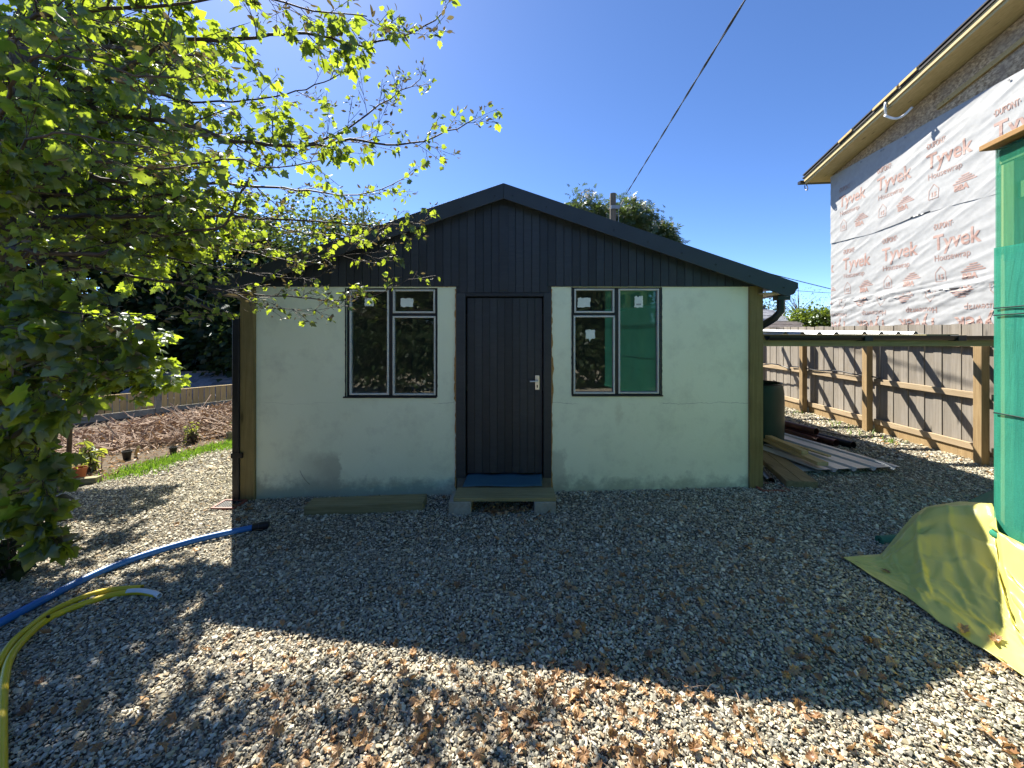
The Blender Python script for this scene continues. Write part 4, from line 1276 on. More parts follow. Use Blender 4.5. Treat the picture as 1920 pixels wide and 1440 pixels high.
s_ = ym.modifiers.new("depth", 'SOLIDIFY'); s_.thickness = 0.003
tag(ym, "yellow plastic membrane heaped over the gravel at the netting foot", "membrane")
# roll of green netting beside the membrane
A = px_ground(1648, 1013, .035); B = A+Vector((0.42, 0.03, 0.01))
o = MB().pipe([A, A.lerp(B, .5), B], 0.035, 0.012, 16).build("netting_roll", M['greenmat'], None, smooth=True, auto=True)
tag(o, "small roll of green netting poking out beside the yellow membrane", "netting roll")
pA = [px_ground(1815, 945), px_ground(1872, 918), px_ground(1990, 940), px_ground(1990, 985)]
m = MB(); m.add([p_+Vector((0, 0, 0.03)) for p_ in pA], [(0, 1, 2, 3)] if (pA[1]-pA[0]).cross(pA[2]-pA[1]).z > 0 else [(3, 2, 1, 0)])
o = m.build("green_mat", M['greenmat'], None); s_ = o.modifiers.new("depth", 'SOLIDIFY'); s_.thickness = 0.012
tag(o, "flat green matting on the gravel behind the netted frame corner", "matting")

# ================================================================== HOUSE under construction behind the fence
HD = Vector((-0.108, -1.0, 0)).normalized()          # along the wall towards the viewer
HN = Vector((HD.y, -HD.x, 0))                         # outwards, towards the yard
if HN.x > 0: HN = -HN
HO = Vector((7.8, 9.62, 0))
def hp(t, n, z): return HO+HD*t+HN*n+Vector((0, 0, z))
hs_ = thing("new_house", "half built house wrapped in white printed membrane behind the fence", "house", (7.8, 9.62, 0))
HL = 6.6; WZ = 5.55; RS = 0.197
def rake(t): return WZ+0.02+RS*t
m = MB()
m.prism([hp(0, 0, -0.3), hp(HL, 0, -0.3), hp(HL, 0, rake(HL)), hp(0, 0, rake(0))], -HN*6.0)
m.build("sheathing", M['osb'], hs_)
# roof deck, fascia, soffit strips, felt, battens
e0, e1 = -0.30, HL+0.4
def rp(t, n, dz): return hp(t, n, rake(t)+dz)
def roof_slab(t0, t1, n0, n1, d0, d1):
    m = MB()
    c = [rp(t0, n0, d0), rp(t1, n0, d0), rp(t1, n1, d0), rp(t0, n1, d0), rp(t0, n0, d1), rp(t1, n0, d1), rp(t1, n1, d1), rp(t0, n1, d1)]
    fs = [(0,3,2,1),(4,5,6,7),(0,1,5,4),(1,2,6,5),(2,3,7,6),(3,0,4,7)]
    e_a, e_b, e_c = c[1]-c[0], c[3]-c[0], c[4]-c[0]
    if e_a.cross(e_b).dot(e_c) < 0: fs = [tuple(reversed(f)) for f in fs]
    return m.add(c, fs)
OV = 0.42
roof_slab(e0, e1, -6.0, OV-0.03, 0.03, 0.09).build("soffit_board", M['newy'], hs_)
roof_slab(e0-0.02, e1, OV-0.03, OV, 0.01, 0.125).build("verge_board", M['newy'], hs_, bevel=0.003)
roof_slab(e0-0.02, e1, OV+0.001, OV+0.028, 0.06, 0.15).build("verge_board", M['newy'], hs_, bevel=0.003)
roof_slab(e0-0.05, e1, -6.0, OV+0.05, 0.152, 0.185).build("roof_felt", M['felt'], hs_)
for a_, b_ in ((0.95, 1.35), (1.9, 2.45), (2.5, 2.85), (4.1, 5.0)):
    roof_slab(a_, b_, OV-0.25, OV+0.07, 0.187, 0.235).build("batten", M['newx'], hs_)
roof_slab(e0-0.05, e1, -6.0, OV+0.045, 0.236, 0.262).build("roof_covering", M['felt'], hs_)
m = MB(); m.bar(rp(e0-0.10, OV+0.10, 0.09), rp(e0-0.10, -2.5, 0.09), 0.12, 0.07); m.build("eave_gutter", M['black'], hs_)
m = MB(); c0 = rp(2.15, OV+0.02, -0.03)
m.tube([c0+HD*(0.28*q)+Vector((0, 0, -0.05-0.14*math.sin(q*3.0)))+HN*(0.02-0.25*q) for q in np.linspace(0, 1, 14)], 0.022, 8)
m.tube([c0+Vector((0, 0, 0.22)), c0+HD*0.05+Vector((0, 0, 0.1))+HN*0.05, c0+Vector((0, 0, -0.05))], 0.02, 8)
m.build("loose_strap", M['whitep'], hs_, smooth=True)
m = MB(); c0 = rp(e0+0.02, OV, 0.0)
m.tube([c0+Vector((0.0, 0, -0.02))+HD*(0.06*math.sin(q*5))+Vector((0, 0, -0.16*math.sin(q*3.1))) for q in np.linspace(0, 1, 12)], 0.012, 6)
m.build("loose_strap", M['galv'], hs_, smooth=True)
roof_slab(2.7, HL, 0.012, 0.045, -0.42-0.0, -0.34).build("rake_batten", M['newx'], hs_)

# the three lapped strips of printed membrane
def wrk(t, z, row):
    """wrinkles of the membrane (metres proud of the boards)"""
    q = t*0.75+z*1.0
    w = 0.008*mnoise.noise(Vector((t*1.1, z*2.4-t*0.9, row*3.1)))
    w += 0.010*(1-abs(mnoise.noise(Vector((t*0.9+z*0.3, z*4.6-t*1.6, row*5.7+1)))))**3
    w += 0.004*(1-abs(mnoise.noise(Vector((t*2.0, z*9.0-t*4.2, row*2.2+4)))))**3
    w += 0.022*math.exp(-((z-2.42-0.10*t*0.3)/0.20)**2)*(1-abs(mnoise.noise(Vector((t*0.7+1, z*10-t*1.2, 8)))))**5
    w += 0.018*max(0, mnoise.noise(Vector((t*0.6, 3, row))))*(1-abs(mnoise.noise(Vector((t*5+z*2.5, z*1.2, row+9)))))**5
    if row == 0:
        w += 0.014*(1-abs(mnoise.noise(Vector((t*2.0+1, z*11-t*3.0, 8)))))**3
    return w
rows = [(0.6, 2.55, 0.012), (2.47, 4.00, 0.020), (3.90, 5.55, 0.028)]
for r_i, (z0, z1, off) in enumerate(rows):
    nt1, nz1 = 260, 62
    T_ = np.linspace(-0.0, HL, nt1); Z_ = np.linspace(z0, z1, nz1)
    vs_ = []
    for t_ in T_:
        for j, z_ in enumerate(Z_):
            zz = z_+(0.03*math.sin(t_*2.3+r_i)+0.02*mnoise.noise(Vector((t_*2, r_i, 0))) if j == 0 else 0)
            vs_.append(hp(t_, off+wrk(t_, zz, r_i), zz))
    ii, jj = np.meshgrid(np.arange(nt1-1), np.arange(nz1-1), indexing='ij')
    a = (ii*nz1+jj).ravel()
    fs_ = np.stack([a, a+1, a+nz1+1, a+nz1], 1)
    np_mesh("membrane_strip", np.array(vs_), fs_, M['wrap'], hs_, smooth=True)
for k_ in range(9):
    t_ = random.Random(k_).uniform(0.2, 6); zz = 5.53-0.03
    MB().obox(hp(t_, 0.05, zz), HD*0.012, HN*0.004, Vector((0, 0, 0.012))).build("fixing_tack", M['galv'], hs_)

# printing on the membrane: words, house sign with 15, BBA triangle
def word_mesh(txt, size, bold, shear=0.0):
    cu = bpy.data.curves.new("word", 'FONT'); cu.body = txt; cu.size = size; cu.offset = bold; cu.resolution_u = 3
    ob = bpy.data.objects.new("word", cu); COL.objects.link(ob)
    dg = bpy.context.evaluated_depsgraph_get()
    me = bpy.data.meshes.new_from_object(ob.evaluated_get(dg))
    bpy.data.objects.remove(ob)
    bm = bmesh.new(); bm.from_mesh(me)
    bmesh.ops.triangulate(bm, faces=bm.faces)
    for _ in range(3):
        lng = [e for e in bm.edges if e.calc_length() > 0.045]
        if not lng: break
        bmesh.ops.subdivide_edges(bm, edges=lng, cuts=1)
        bmesh.ops.triangulate(bm, faces=bm.faces)
    bmesh.ops.remove_doubles(bm, verts=bm.verts, dist=1e-5)
    v = np.array([(p.co.x, p.co.y) for p in bm.verts]); idx = {p: i for i, p in enumerate(bm.verts)}
    f = [tuple(idx[q] for q in fc.verts) for fc in bm.faces]
    bm.free(); bpy.data.meshes.remove(me)
    return v, f
def strip2(pts, w):
    """flat outline stroke as quads in 2D"""
    v, f = [], []
    n = len(pts)
    for i in range(n-1):
        a_ = Vector(pts[i]); b_ = Vector(pts[i+1]); d_ = (b_-a_); L_ = d_.length; d_.normalize(); s_ = Vector((-d_.y, d_.x))*(w/2)
        N = max(1, int(L_/0.05))
        for k in range(N+1):
            p_ = a_+d_*(L_*k/N)
            v += [tuple(p_+s_), tuple(p_-s_)]
            if k:
                q = len(v)-4
                f += [(q, q+1, q+3), (q, q+3, q+2)]
    return v, f
W_T = word_mesh("Tyvek", 0.37, 0.007); W_D = word_mesh("·DUPONT·", 0.145, 0.003); W_H = word_mesh("Housewrap", 0.155, 0.0)
W_15 = word_mesh("15", 0.11, 0.004); W_B = word_mesh("BBA", 0.13, 0.006)
def fit(W, w):
    v = W[0]; s = w/(v[:, 0].max()-v[:, 0].min())
    return ((v-[v[:, 0].min(), 0])*[s, 1], W[1])
W_T = fit(W_T, 0.80); W_D = fit(W_D, 0.36); W_H = fit(W_H, 0.60)
def print_block(V, Fc, u0, zb, row, off, flip=False):
    def put(v, f, du_, dz_):
        n = len(V)
        for x_, y_ in v:
            x_ += du_; y_ += dz_
            if flip: x_, y_ = 0.9-x_, -y_
            t_ = u0+x_; z_ = zb+y_
            V.append((t_, z_, row, off))
        Fc.extend([tuple(i+n for i in q) for q in f])
    put(*W_T, 0.0, 0.0); put(*W_D, 0.0, 0.36); put(*W_H, 0.03, -0.20)
    put(*strip2([(0.05, -0.56), (0.23, -0.56), (0.23, -0.40), (0.14, -0.30), (0.05, -0.40), (0.05, -0.56)], 0.010), 0, 0)
    put(*W_15, 0.085, -0.52)
    put(*W_B, 0.50, -0.57)
    for k in range(4):
        z_ = -0.45+0.035*k; hw = 0.20-0.045*k
        put(*strip2([(0.68-hw, z_), (0.68+hw*0.9, z_+0.01)], 0.020), 0, 0)
for r_i, (z0, z1, off) in enumerate(rows):
    V, Fc = [], []
    if r_i == 0:
        for k_ in range(-1, 7): print_block(V, Fc, -0.35+k_*1.08, 2.02, r_i, off, True)
    else:
        for k_ in range(-1, 7): print_block(V, Fc, (0.42 if r_i == 1 else 0.30)+k_*1.10, 3.22 if r_i == 1 else 4.70, r_i, off)
    ok = np.array([(0.01 < v[0] < HL and z0+0.02 < v[1] < z1-0.01) for v in V])
    vs_ = [hp(v[0], v[3]+0.004+wrk(v[0], v[1], v[2]), v[1]) for v in V]
    fs_ = [f for f in Fc if ok[list(f)].all()]
    m = MB(); m.v = [tuple(p) for p in vs_]; m.f = fs_
    used = sorted({i for f in fs_ for i in f}); mp_ = {o_: i for i, o_ in enumerate(used)}
    m.v = [m.v[i] for i in used]; m.f = [tuple(mp_[i] for i in f) for f in m.f]
    tag(m.build("printed_lettering", M['ink'], hs_), kind='stuff')

# ================================================================== FOLIAGE helpers
def maple(fold=0.25, droop=0.25):
    half = [(0.05, 0.0), (0.30, -0.06), (0.26, 0.12), (0.50, 0.20), (0.36, 0.36), (0.52, 0.60), (0.28, 0.62), (0.20, 0.80)]
    o = [(0, 0)]+half+[(0, 1.05)]+[(-x, y) for x, y in reversed(half)]
    v = [(0, 0.38)]+o
    V_ = np.array([(x, y, -fold*abs(x)-droop*(y-0.2)**2) for x, y in v])
    n = len(o)
    F_ = np.array([(0, 1+i, 1+(i+1) % n) for i in range(n)])
    return V_, F_
def lance(w=0.24, fold=0.3, droop=0.3):
    o = [(0, 0), (w*0.7, 0.25), (w, 0.5), (w*0.6, 0.8), (0, 1.0), (-w*0.6, 0.8), (-w, 0.5), (-w*0.7, 0.25)]
    V_ = np.array([(0, 0.5, -droop*0.09)]+[(x, y, fold*abs(x)-droop*(y-0.2)**2) for x, y in o])
    n = len(o)
    return V_, np.array([(0, 1+i, 1+(i+1) % n) for i in range(n)])
def diamond(w=0.42):
    V_ = np.array([(0, 0, 0), (w, 0.42, 0.06), (0, 1.0, -0.10), (-w, 0.42, 0.06)])
    return V_, np.array([(0, 1, 2), (0, 2, 3)])
def clump_leaf():
    """five leaflets spread like fingers: one chestnut-like leaf"""
    V_, F_ = [], []
    for k, a_ in enumerate((-1.2, -0.6, 0, 0.6, 1.2)):
        L_ = 1.0-0.18*abs(a_); n = len(V_)
        for x, y in ((0, 0.05), (0.14, 0.65), (0, 1.0), (-0.14, 0.65)):
            x, y = x*L_, y*L_
            V_.append((x*math.cos(a_)+y*math.sin(a_), -x*math.sin(a_)+y*math.cos(a_), -0.35*y*y))
        F_ += [(n, n+1, n+2), (n, n+2, n+3)]
    return np.array(V_), np.array(F_)
MAPLE = [maple(0.25, 0.3), maple(0.45, 0.5), maple(0.1, 0.7)]
LANCE = [lance(), lance(0.14, 0.6, 0.5)]
DIAM = [diamond()]
CHEST = [clump_leaf()]

def norm(a): return a/np.maximum(1e-9, np.linalg.norm(a, axis=1, keepdims=True))
def leaf_arrays(P, A, size, r_, tmpl, up=0.6):
    """P base points, A axes, size -> verts, faces, tint per vertex"""
    n = len(P)
    A = norm(A)
    N = r_.normal(0, 1, (n, 3))*0.8+np.array([0, 0, up])
    N = norm(N-A*np.sum(N*A, 1, keepdims=True))
    S = np.cross(A, N)
    Vs, Fs, Ts, off = [], [], [], 0
    which = r_.integers(0, len(tmpl), n)
    tint = r_.random(n)
    for k, (TV, TF) in enumerate(tmpl):
        s = which == k
        m_ = int(s.sum())
        if not m_: continue
        sz = size[s][:, None, None]
        W = P[s][:, None, :]+sz*(TV[None, :, 0:1]*S[s][:, None, :]+TV[None, :, 1:2]*A[s][:, None, :]+TV[None, :, 2:3]*N[s][:, None, :])
        Vs.append(W.reshape(-1, 3))
        Fs.append((TF[None]+(np.arange(m_)*len(TV))[:, None, None]+off).reshape(-1, 3))
        Ts.append(np.repeat(tint[s], len(TV)))
        off += m_*len(TV)
    return np.concatenate(Vs), np.concatenate(Fs), np.concatenate(Ts)

def grow(path, r0, r1, seed, side=0.55, every=0.13, start=0.12, leaf=0.085, tipbud=0.75, nleaf=5, twigs=4, mb=None):
    """one limb with side branches and twigs; returns tubes and leaf seats (p, axis, size, bud)"""
    r_ = random.Random(seed)
    mb = mb or MB()
    # smooth resample
    P = [Vector(p) for p in path]
    pts = []
    for i in range(len(P)-1):
        p0 = P[max(i-1, 0)]; p1 = P[i]; p2 = P[i+1]; p3 = P[min(i+2, len(P)-1)]
        L_ = (p2-p1).length; N = max(2, int(L_/0.09))
        for k in range(N):
            t = k/N
            pts.append(0.5*((2*p1)+(p2-p0)*t+(2*p0-5*p1+4*p2-p3)*t*t+(3*p1-p0-3*p2+p3)*t**3))
    pts.append(P[-1])
    pts = [p+Vector((r_.gauss(0, .006), r_.gauss(0, .006), r_.gauss(0, .008))) for p in pts]
    n = len(pts)
    mb.tube(pts, [r0+(r1-r0)*(i/(n-1))**0.8 for i in range(n)], 6)
    seats = []
    def seat(p, d, size, bud): seats.append((p, d, size, bud))
    acc = 0.0
    total = sum((pts[i+1]-pts[i]).length for i in range(n-1)); run = 0.0
    for i in range(1, n):
        seg = (pts[i]-pts[i-1]).length; run += seg; acc += seg
        u = run/total
        if u < start or acc < every*(0.7+0.6*r_.random()): continue
        acc = 0
        tan = (pts[min(i+1, n-1)]-pts[i-1]).normalized()
        for sgn in ((1, -1) if r_.random() < 0.6 else (r_.choice((1, -1)),)):
            az = r_.uniform(0, 2*math.pi)
            side_v = (tan.orthogonal().normalized())
            side_v = (Matrix.Rotation(az, 3, tan) @ side_v)*sgn
            d = (tan*r_.uniform(0.7, 1.3)+side_v*0.85+Vector((0, 0, r_.uniform(-0.12, 0.42)))).normalized()
            L_ = side*(1.05-0.6*u)*r_.uniform(0.45, 1.15)
            N = max(3, int(L_/0.09))
            q = [pts[i]]
            dd = d.copy()
            for k in range(N):
                dd = (dd+Vector((r_.gauss(0, .13), r_.gauss(0, .13), r_.gauss(0.05, .12)))+tan*0.05).normalized()
                q.append(q[-1]+dd*(L_/N))
            rb_ = max(0.003, min(0.010, 0.35*(r0+(r1-r0)*u)))
            mb.tube(q, [rb_*(1-0.65*k/N) for k in range(N+1)], 4, False)
            bud_here = u > tipbud
            for k in range(1, N+1):
                v = k/N
                if r_.random() < twigs/ (N+0.0)*1.2 or k == N:
                    sv = dd.orthogonal().normalized(); sv = Matrix.Rotation(r_.uniform(0, 6.28), 3, dd) @ sv
                    td = (dd*0.8+sv*0.8+Vector((0, 0, 0.25))).normalized()
                    if k == N: td = (q[-1]-q[-2]).normalized()
                    tl = r_.uniform(0.05, 0.16)*(1.2-0.4*u)
                    e = q[k]+td*tl
                    mb.tube([q[k], e], [rb_*0.5+0.001, 0.0018], 3, False)
                    for _ in range(nleaf):
                        w_ = r_.uniform(0.3, 1.0)
                        pp = q[k].lerp(e, w_)
                        out = (td*0.5+Vector((r_.gauss(0, .7), r_.gauss(0, .7), r_.gauss(-0.25, .45)))).normalized()
                        bud = r_.random() < (0.62 if bud_here else 0.10)
                        seat(pp+out*0.035, (out+Vector((0, 0, -0.55))).normalized(), leaf*r_.uniform(0.55, 1.2)*(0.75 if bud_here else 1.0), bud)
                        if not bud: mb.tube([pp, pp+out*0.036], [0.0013, 0.0011], 3, False)
    return mb, seats, pts

def px3(L_): return [at(*q) for q in L_]

def seats_arr(seats):
    P = np.array([s[0][:] for s in seats]); A = np.array([s[1][:] for s in seats]); S = np.array([s[2] for s in seats]); B = np.array([s[3] for s in seats])
    return P, A, S, B

# ------------------------------------------------------------------ the big sycamore on the left
TB = Vector((-4.68, 3.45, g(-4.68, 3.45)))
tree = thing("sycamore_tree", "large sycamore with fresh green leaves reaching in from the left", "tree", TB)
m = MB()
tr_pts = [TB+Vector((0, 0, -0.2)), TB+Vector((0.02, 0, 0.15)), TB+Vector((0, 0.05, 0.8)), TB+Vector((-0.06, 0.1, 1.8)), TB+Vector((-0.1, 0.2, 3.0)), TB+Vector((-0.05, 0.35, 4.4)), TB+Vector((0.05, 0.5, 6.0)), TB+Vector((0.1, 0.6, 7.4))]
m.tube(tr_pts, [0.24, 0.20, 0.165, 0.15, 0.13, 0.10, 0.07, 0.03], 14)
m.build("trunk", M['bark'], tree, smooth=True)
def tz(z): return (-4.72, 3.6, z)
limbs = [
 ([tz(3.1), *px3([(60, 190, 3.4), (130, 170, 3.3), (200, 150, 3.2), (283, 101, 3.1), (335, 77, 3.1), (460, 72, 3.1), (575, 62, 3.1), (660, 81, 3.1), (747, 72, 3.1), (815, 36, 3.1), (838, 8, 3.1)])], .034, .004, dict(side=.5, every=.12, leaf=.088, tipbud=.85)),
 ([tz(3.0), *px3([(100, 205, 3.5), (235, 218, 3.4), (359, 237, 3.4), (431, 263, 3.4), (503, 271, 3.4), (613, 273, 3.4), (656, 262, 3.4), (747, 271, 3.4), (815, 259, 3.4), (857, 240, 3.4), (891, 222, 3.4)])], .036, .004, dict(side=.5, every=.12, leaf=.085, tipbud=.72)),
 (px3([(560, 272, 3.4), (613, 262, 3.4), (668, 230, 3.38), (710, 198, 3.36), (752, 170, 3.35), (788, 150, 3.35)]), .012, .003, dict(side=.26, every=.09, leaf=.06, tipbud=.3)),
 ([tz(2.3), *px3([(0, 470, 3.1), (90, 476, 3.0), (182, 474, 3.0), (287, 445, 3.05), (380, 430, 3.1), (421, 421, 3.1), (446, 374, 3.1), (470, 330, 3.1)])], .032, .006, dict(side=.42, every=.12, leaf=.078)),
 ([tz(2.5), *px3([(30, 425, 3.6), (134, 405, 3.5), (225, 407, 3.5), (364, 405, 3.5), (522, 410, 3.5), (690, 422, 3.5), (767, 417, 3.5), (812, 407, 3.5)])], .028, .003, dict(side=.36, every=.13, leaf=.075, tipbud=.5, nleaf=4)),
 ([tz(2.9), *px3([(10, 270, 3.8), (96, 307, 3.7), (216, 340, 3.7), (383, 345, 3.7), (517, 352, 3.7), (671, 364, 3.7), (760, 335, 3.7)])], .034, .003, dict(side=.5, every=.12, leaf=.078, tipbud=.6)),
 ([tz(2.0), *px3([(60, 470, 3.3), (150, 495, 3.2), (230, 513, 3.2), (383, 541, 3.3), (479, 551, 3.35), (623, 563, 3.4), (700, 555, 3.4), (766, 522, 3.4)])], .020, .0025, dict(side=.26, every=.12, leaf=.068, tipbud=.42, nleaf=3)),
 ([tz(2.5), *px3([(60, 370, 4.0), (200, 372, 3.95), (320, 368, 3.9), (430, 395, 3.9), (540, 432, 3.85), (640, 440, 3.8), (705, 452, 3.8)])], .024, .003, dict(side=.36, every=.14, leaf=.072, tipbud=.6, nleaf=4)),
 ([tz(2.2), *px3([(80, 480, 3.7), (250, 478, 3.65), (400, 498, 3.6), (520, 522, 3.6), (600, 518, 3.6)])], .020, .003, dict(side=.32, every=.14, leaf=.072, tipbud=.6, nleaf=3)),
 (px3([(300, 525, 3.25), (420, 545, 3.2), (500, 575, 3.2), (590, 580, 3.2), (640, 566, 3.2)]), .008, .002, dict(side=.2, every=.10, leaf=.06, tipbud=.3, nleaf=3)),
 ([tz(2.7), *px3([(20, 345, 2.9), (150, 300, 2.75), (300, 318, 2.7), (420, 300, 2.7), (520, 315, 2.75), (600, 300, 2.8)])], .026, .003, dict(side=.42, every=.12, leaf=.08)),
 ([tz(3.5), *px3([(20, 60, 2.9), (150, 25, 2.8), (330, 8, 2.8), (470, -10, 2.85), (590, 20, 2.9), (690, 30, 2.9)])], .026, .004, dict(side=.5, every=.11, leaf=.088)),
 ([tz(3.6), *px3([(60, 120, 4.2), (220, 160, 4.1), (360, 190, 4.0), (500, 185, 4.0), (620, 150, 4.0), (680, 110, 4.0)])], .028, .004, dict(side=.55, every=.12, leaf=.085)),
 ([tz(2.6), *px3([(20, 390, 4.2), (150, 430, 4.1), (300, 440, 4.0), (450, 470, 3.9), (560, 492, 3.8), (640, 478, 3.8), (735, 470, 3.8)])], .024, .003, dict(side=.42, every=.12, leaf=.075, tipbud=.6)),
 ([tz(3.3), *px3([(30, 140, 2.5), (140, 110, 2.3), (250, 140, 2.25), (360, 150, 2.3)])], .022, .004, dict(side=.42, every=.12, leaf=.095)),
 ([tz(2.6), *px3([(20, 300, 2.5), (120, 250, 2.3), (230, 270, 2.25), (330, 290, 2.3)])], .020, .004, dict(side=.42, every=.12, leaf=.095)),
 ([tz(1.7), *px3([(20, 560, 3.0), (120, 585, 2.9), (230, 590, 2.9), (330, 575, 2.95)])], .018, .003, dict(side=.36, every=.10, leaf=.095)),
 ([tz(1.5), *px3([(10, 640, 2.9), (70, 690, 2.75), (140, 720, 2.7), (190, 712, 2.7)])], .016, .003, dict(side=.34, every=.09, leaf=.10)),
 ([tz(1.1), *px3([(5, 770, 3.0), (40, 800, 2.8), (75, 840, 2.75), (90, 880, 2.7)])], .012, .003, dict(side=.22, every=.12, leaf=.11, nleaf=3)),
 ([tz(0.8), *px3([(5, 900, 3.0), (30, 940, 2.8), (55, 980, 2.7), (70, 1010, 2.65)])], .010, .003, dict(side=.20, every=.11, leaf=.11, nleaf=3)),
]
limbs += [
 ([tz(1.8), *px3([(10, 600, 2.9), (70, 640, 2.75), (150, 655, 2.7), (215, 640, 2.7)])], .014, .003, dict(side=.30, every=.09, leaf=.12, tipbud=1.1)),
 ([tz(1.4), *px3([(5, 700, 2.9), (60, 755, 2.7), (115, 775, 2.65)])], .013, .003, dict(side=.28, every=.08, leaf=.125, tipbud=1.1)),
 ([tz(1.1), *px3([(0, 800, 2.9), (45, 850, 2.7), (85, 905, 2.65)])], .012, .003, dict(side=.24, every=.08, leaf=.125, tipbud=1.1)),
 ([tz(0.9), *px3([(0, 900, 2.9), (35, 955, 2.7), (80, 990, 2.65)])], .012, .003, dict(side=.22, every=.08, leaf=.12, tipbud=1.1)),
]
# inner and upper crown, mostly above and behind: this is what shades the yard
r9 = random.Random(21)
for k in range(15):
    z0 = r9.uniform(2.6, 6.6)
    a_ = r9.uniform(-1.2, 2.2)
    L_ = r9.uniform(1.3, 2.6)*(1.15-0.09*z0)
    p0 = Vector((-4.65, 3.85, z0)); d_ = Vector((math.cos(a_)*0.85, math.sin(a_), 0.0))
    if d_.x*L_ > 1.75: L_ = 1.75/d_.x
    pth = [p0, p0+d_*L_*0.35+Vector((0, 0, 0.25)), p0+d_*L_*0.7+Vector((0, 0, 0.38+0.2*r9.random())), p0+d_*L_+Vector((0, 0, 0.35+0.5*r9.random()))]
    limbs.append((pth, .035, .006, dict(side=.7, every=.22, leaf=.095, tipbud=1.1, nleaf=4)))
allseats = []
for k in range(18):
    z0 = r9.uniform(2.3, 5.0)
    a_ = r9.uniform(0.75, 2.3)
    L_ = r9.uniform(1.1, 2.0)
    p0 = Vector((-4.65, 3.85, z0)); d_ = Vector((math.cos(a_)*0.9, math.sin(a_), 0.0))
    pth = [p0, p0+d_*L_*0.35+Vector((0, 0, 0.2)), p0+d_*L_*0.7+Vector((0, 0, 0.3)), p0+d_*L_+Vector((0, 0, 0.25+0.4*r9.random()))]
    limbs.append((pth, .03, .006, dict(side=.65, every=.15, leaf=.105, tipbud=1.1, nleaf=6)))
for k, (pth, r0, r1, kw) in enumerate(limbs):
    mb, seats, _ = grow(pth, r0, r1, 100+k, **kw)
    mb.build("limb", M['twig'], tree, smooth=True)
    allseats += seats
P, A, S, B = seats_arr(allseats)
print("sycamore leaves", len(P))
# keep the crown clear of the shed
clear = ~((P[:, 1] > 4.1) & (P[:, 0] > -3.25) & (P[:, 2] < 3.0)) & (P[:, 2] > -0.05)
P, A, S, B = P[clear], A[clear], S[clear], B[clear]
sx_ = 960+P[:, 0]/P[:, 1]*F; sy_ = 622-(P[:, 2]-EYE)/P[:, 1]*F
app = S/np.linalg.norm(P-np.array([0, 0, EYE]), axis=1)
infr = (sx_ > 5) & (sx_ < 1900) & (sy_ > 5) & ~B
order = np.argsort(-np.where(infr, app, 0))
big = order[:290]
rest = np.ones(len(P), bool); rest[big] = False
rl = np.random.default_rng(5)
s = rest & ~B
V_, F_, T_ = leaf_arrays(P[s], A[s], S[s], rl, MAPLE)
o = np_mesh("crown", V_, F_, M['leaf'], tree, T_); tag(o, kind='stuff')
s = B & rest
V_, F_, T_ = leaf_arrays(P[s], A[s]+np.array([0, 0, 0.75]), S[s]*0.85, rl, LANCE, 0.2)
o = np_mesh("leaf_buds", V_, F_, M['bud'], tree, T_); tag(o, kind='stuff')
lm = []
for k in range(9):
    V_, F_ = MAPLE[k % 3]
    me = bpy.data.meshes.new("leaf"); me.from_pydata(V_.tolist(), [], F_.tolist())
    a_ = me.attributes.new("tint", 'FLOAT', 'POINT'); a_.data.foreach_set("value", [k/9.0+0.1]*len(V_))
    me.materials.append(M['leaf']); lm.append(me)
for i in big:
    o = link_mesh("leaf", lm[rl.integers(0, 9)], None, tree)
    a_ = Vector(A[i]).normalized(); n_ = Vector((rl.normal(0, .8), rl.normal(0, .8), rl.normal(0.5, .8)))
    n_ = (n_-a_*n_.dot(a_)).normalized(); s_ = a_.cross(n_)
    mt = Matrix((s_, a_, n_)).transposed()*S[i]
    o.matrix_local = Matrix.Translation(Vector(P[i])-tree.location) @ mt.to_4x4()

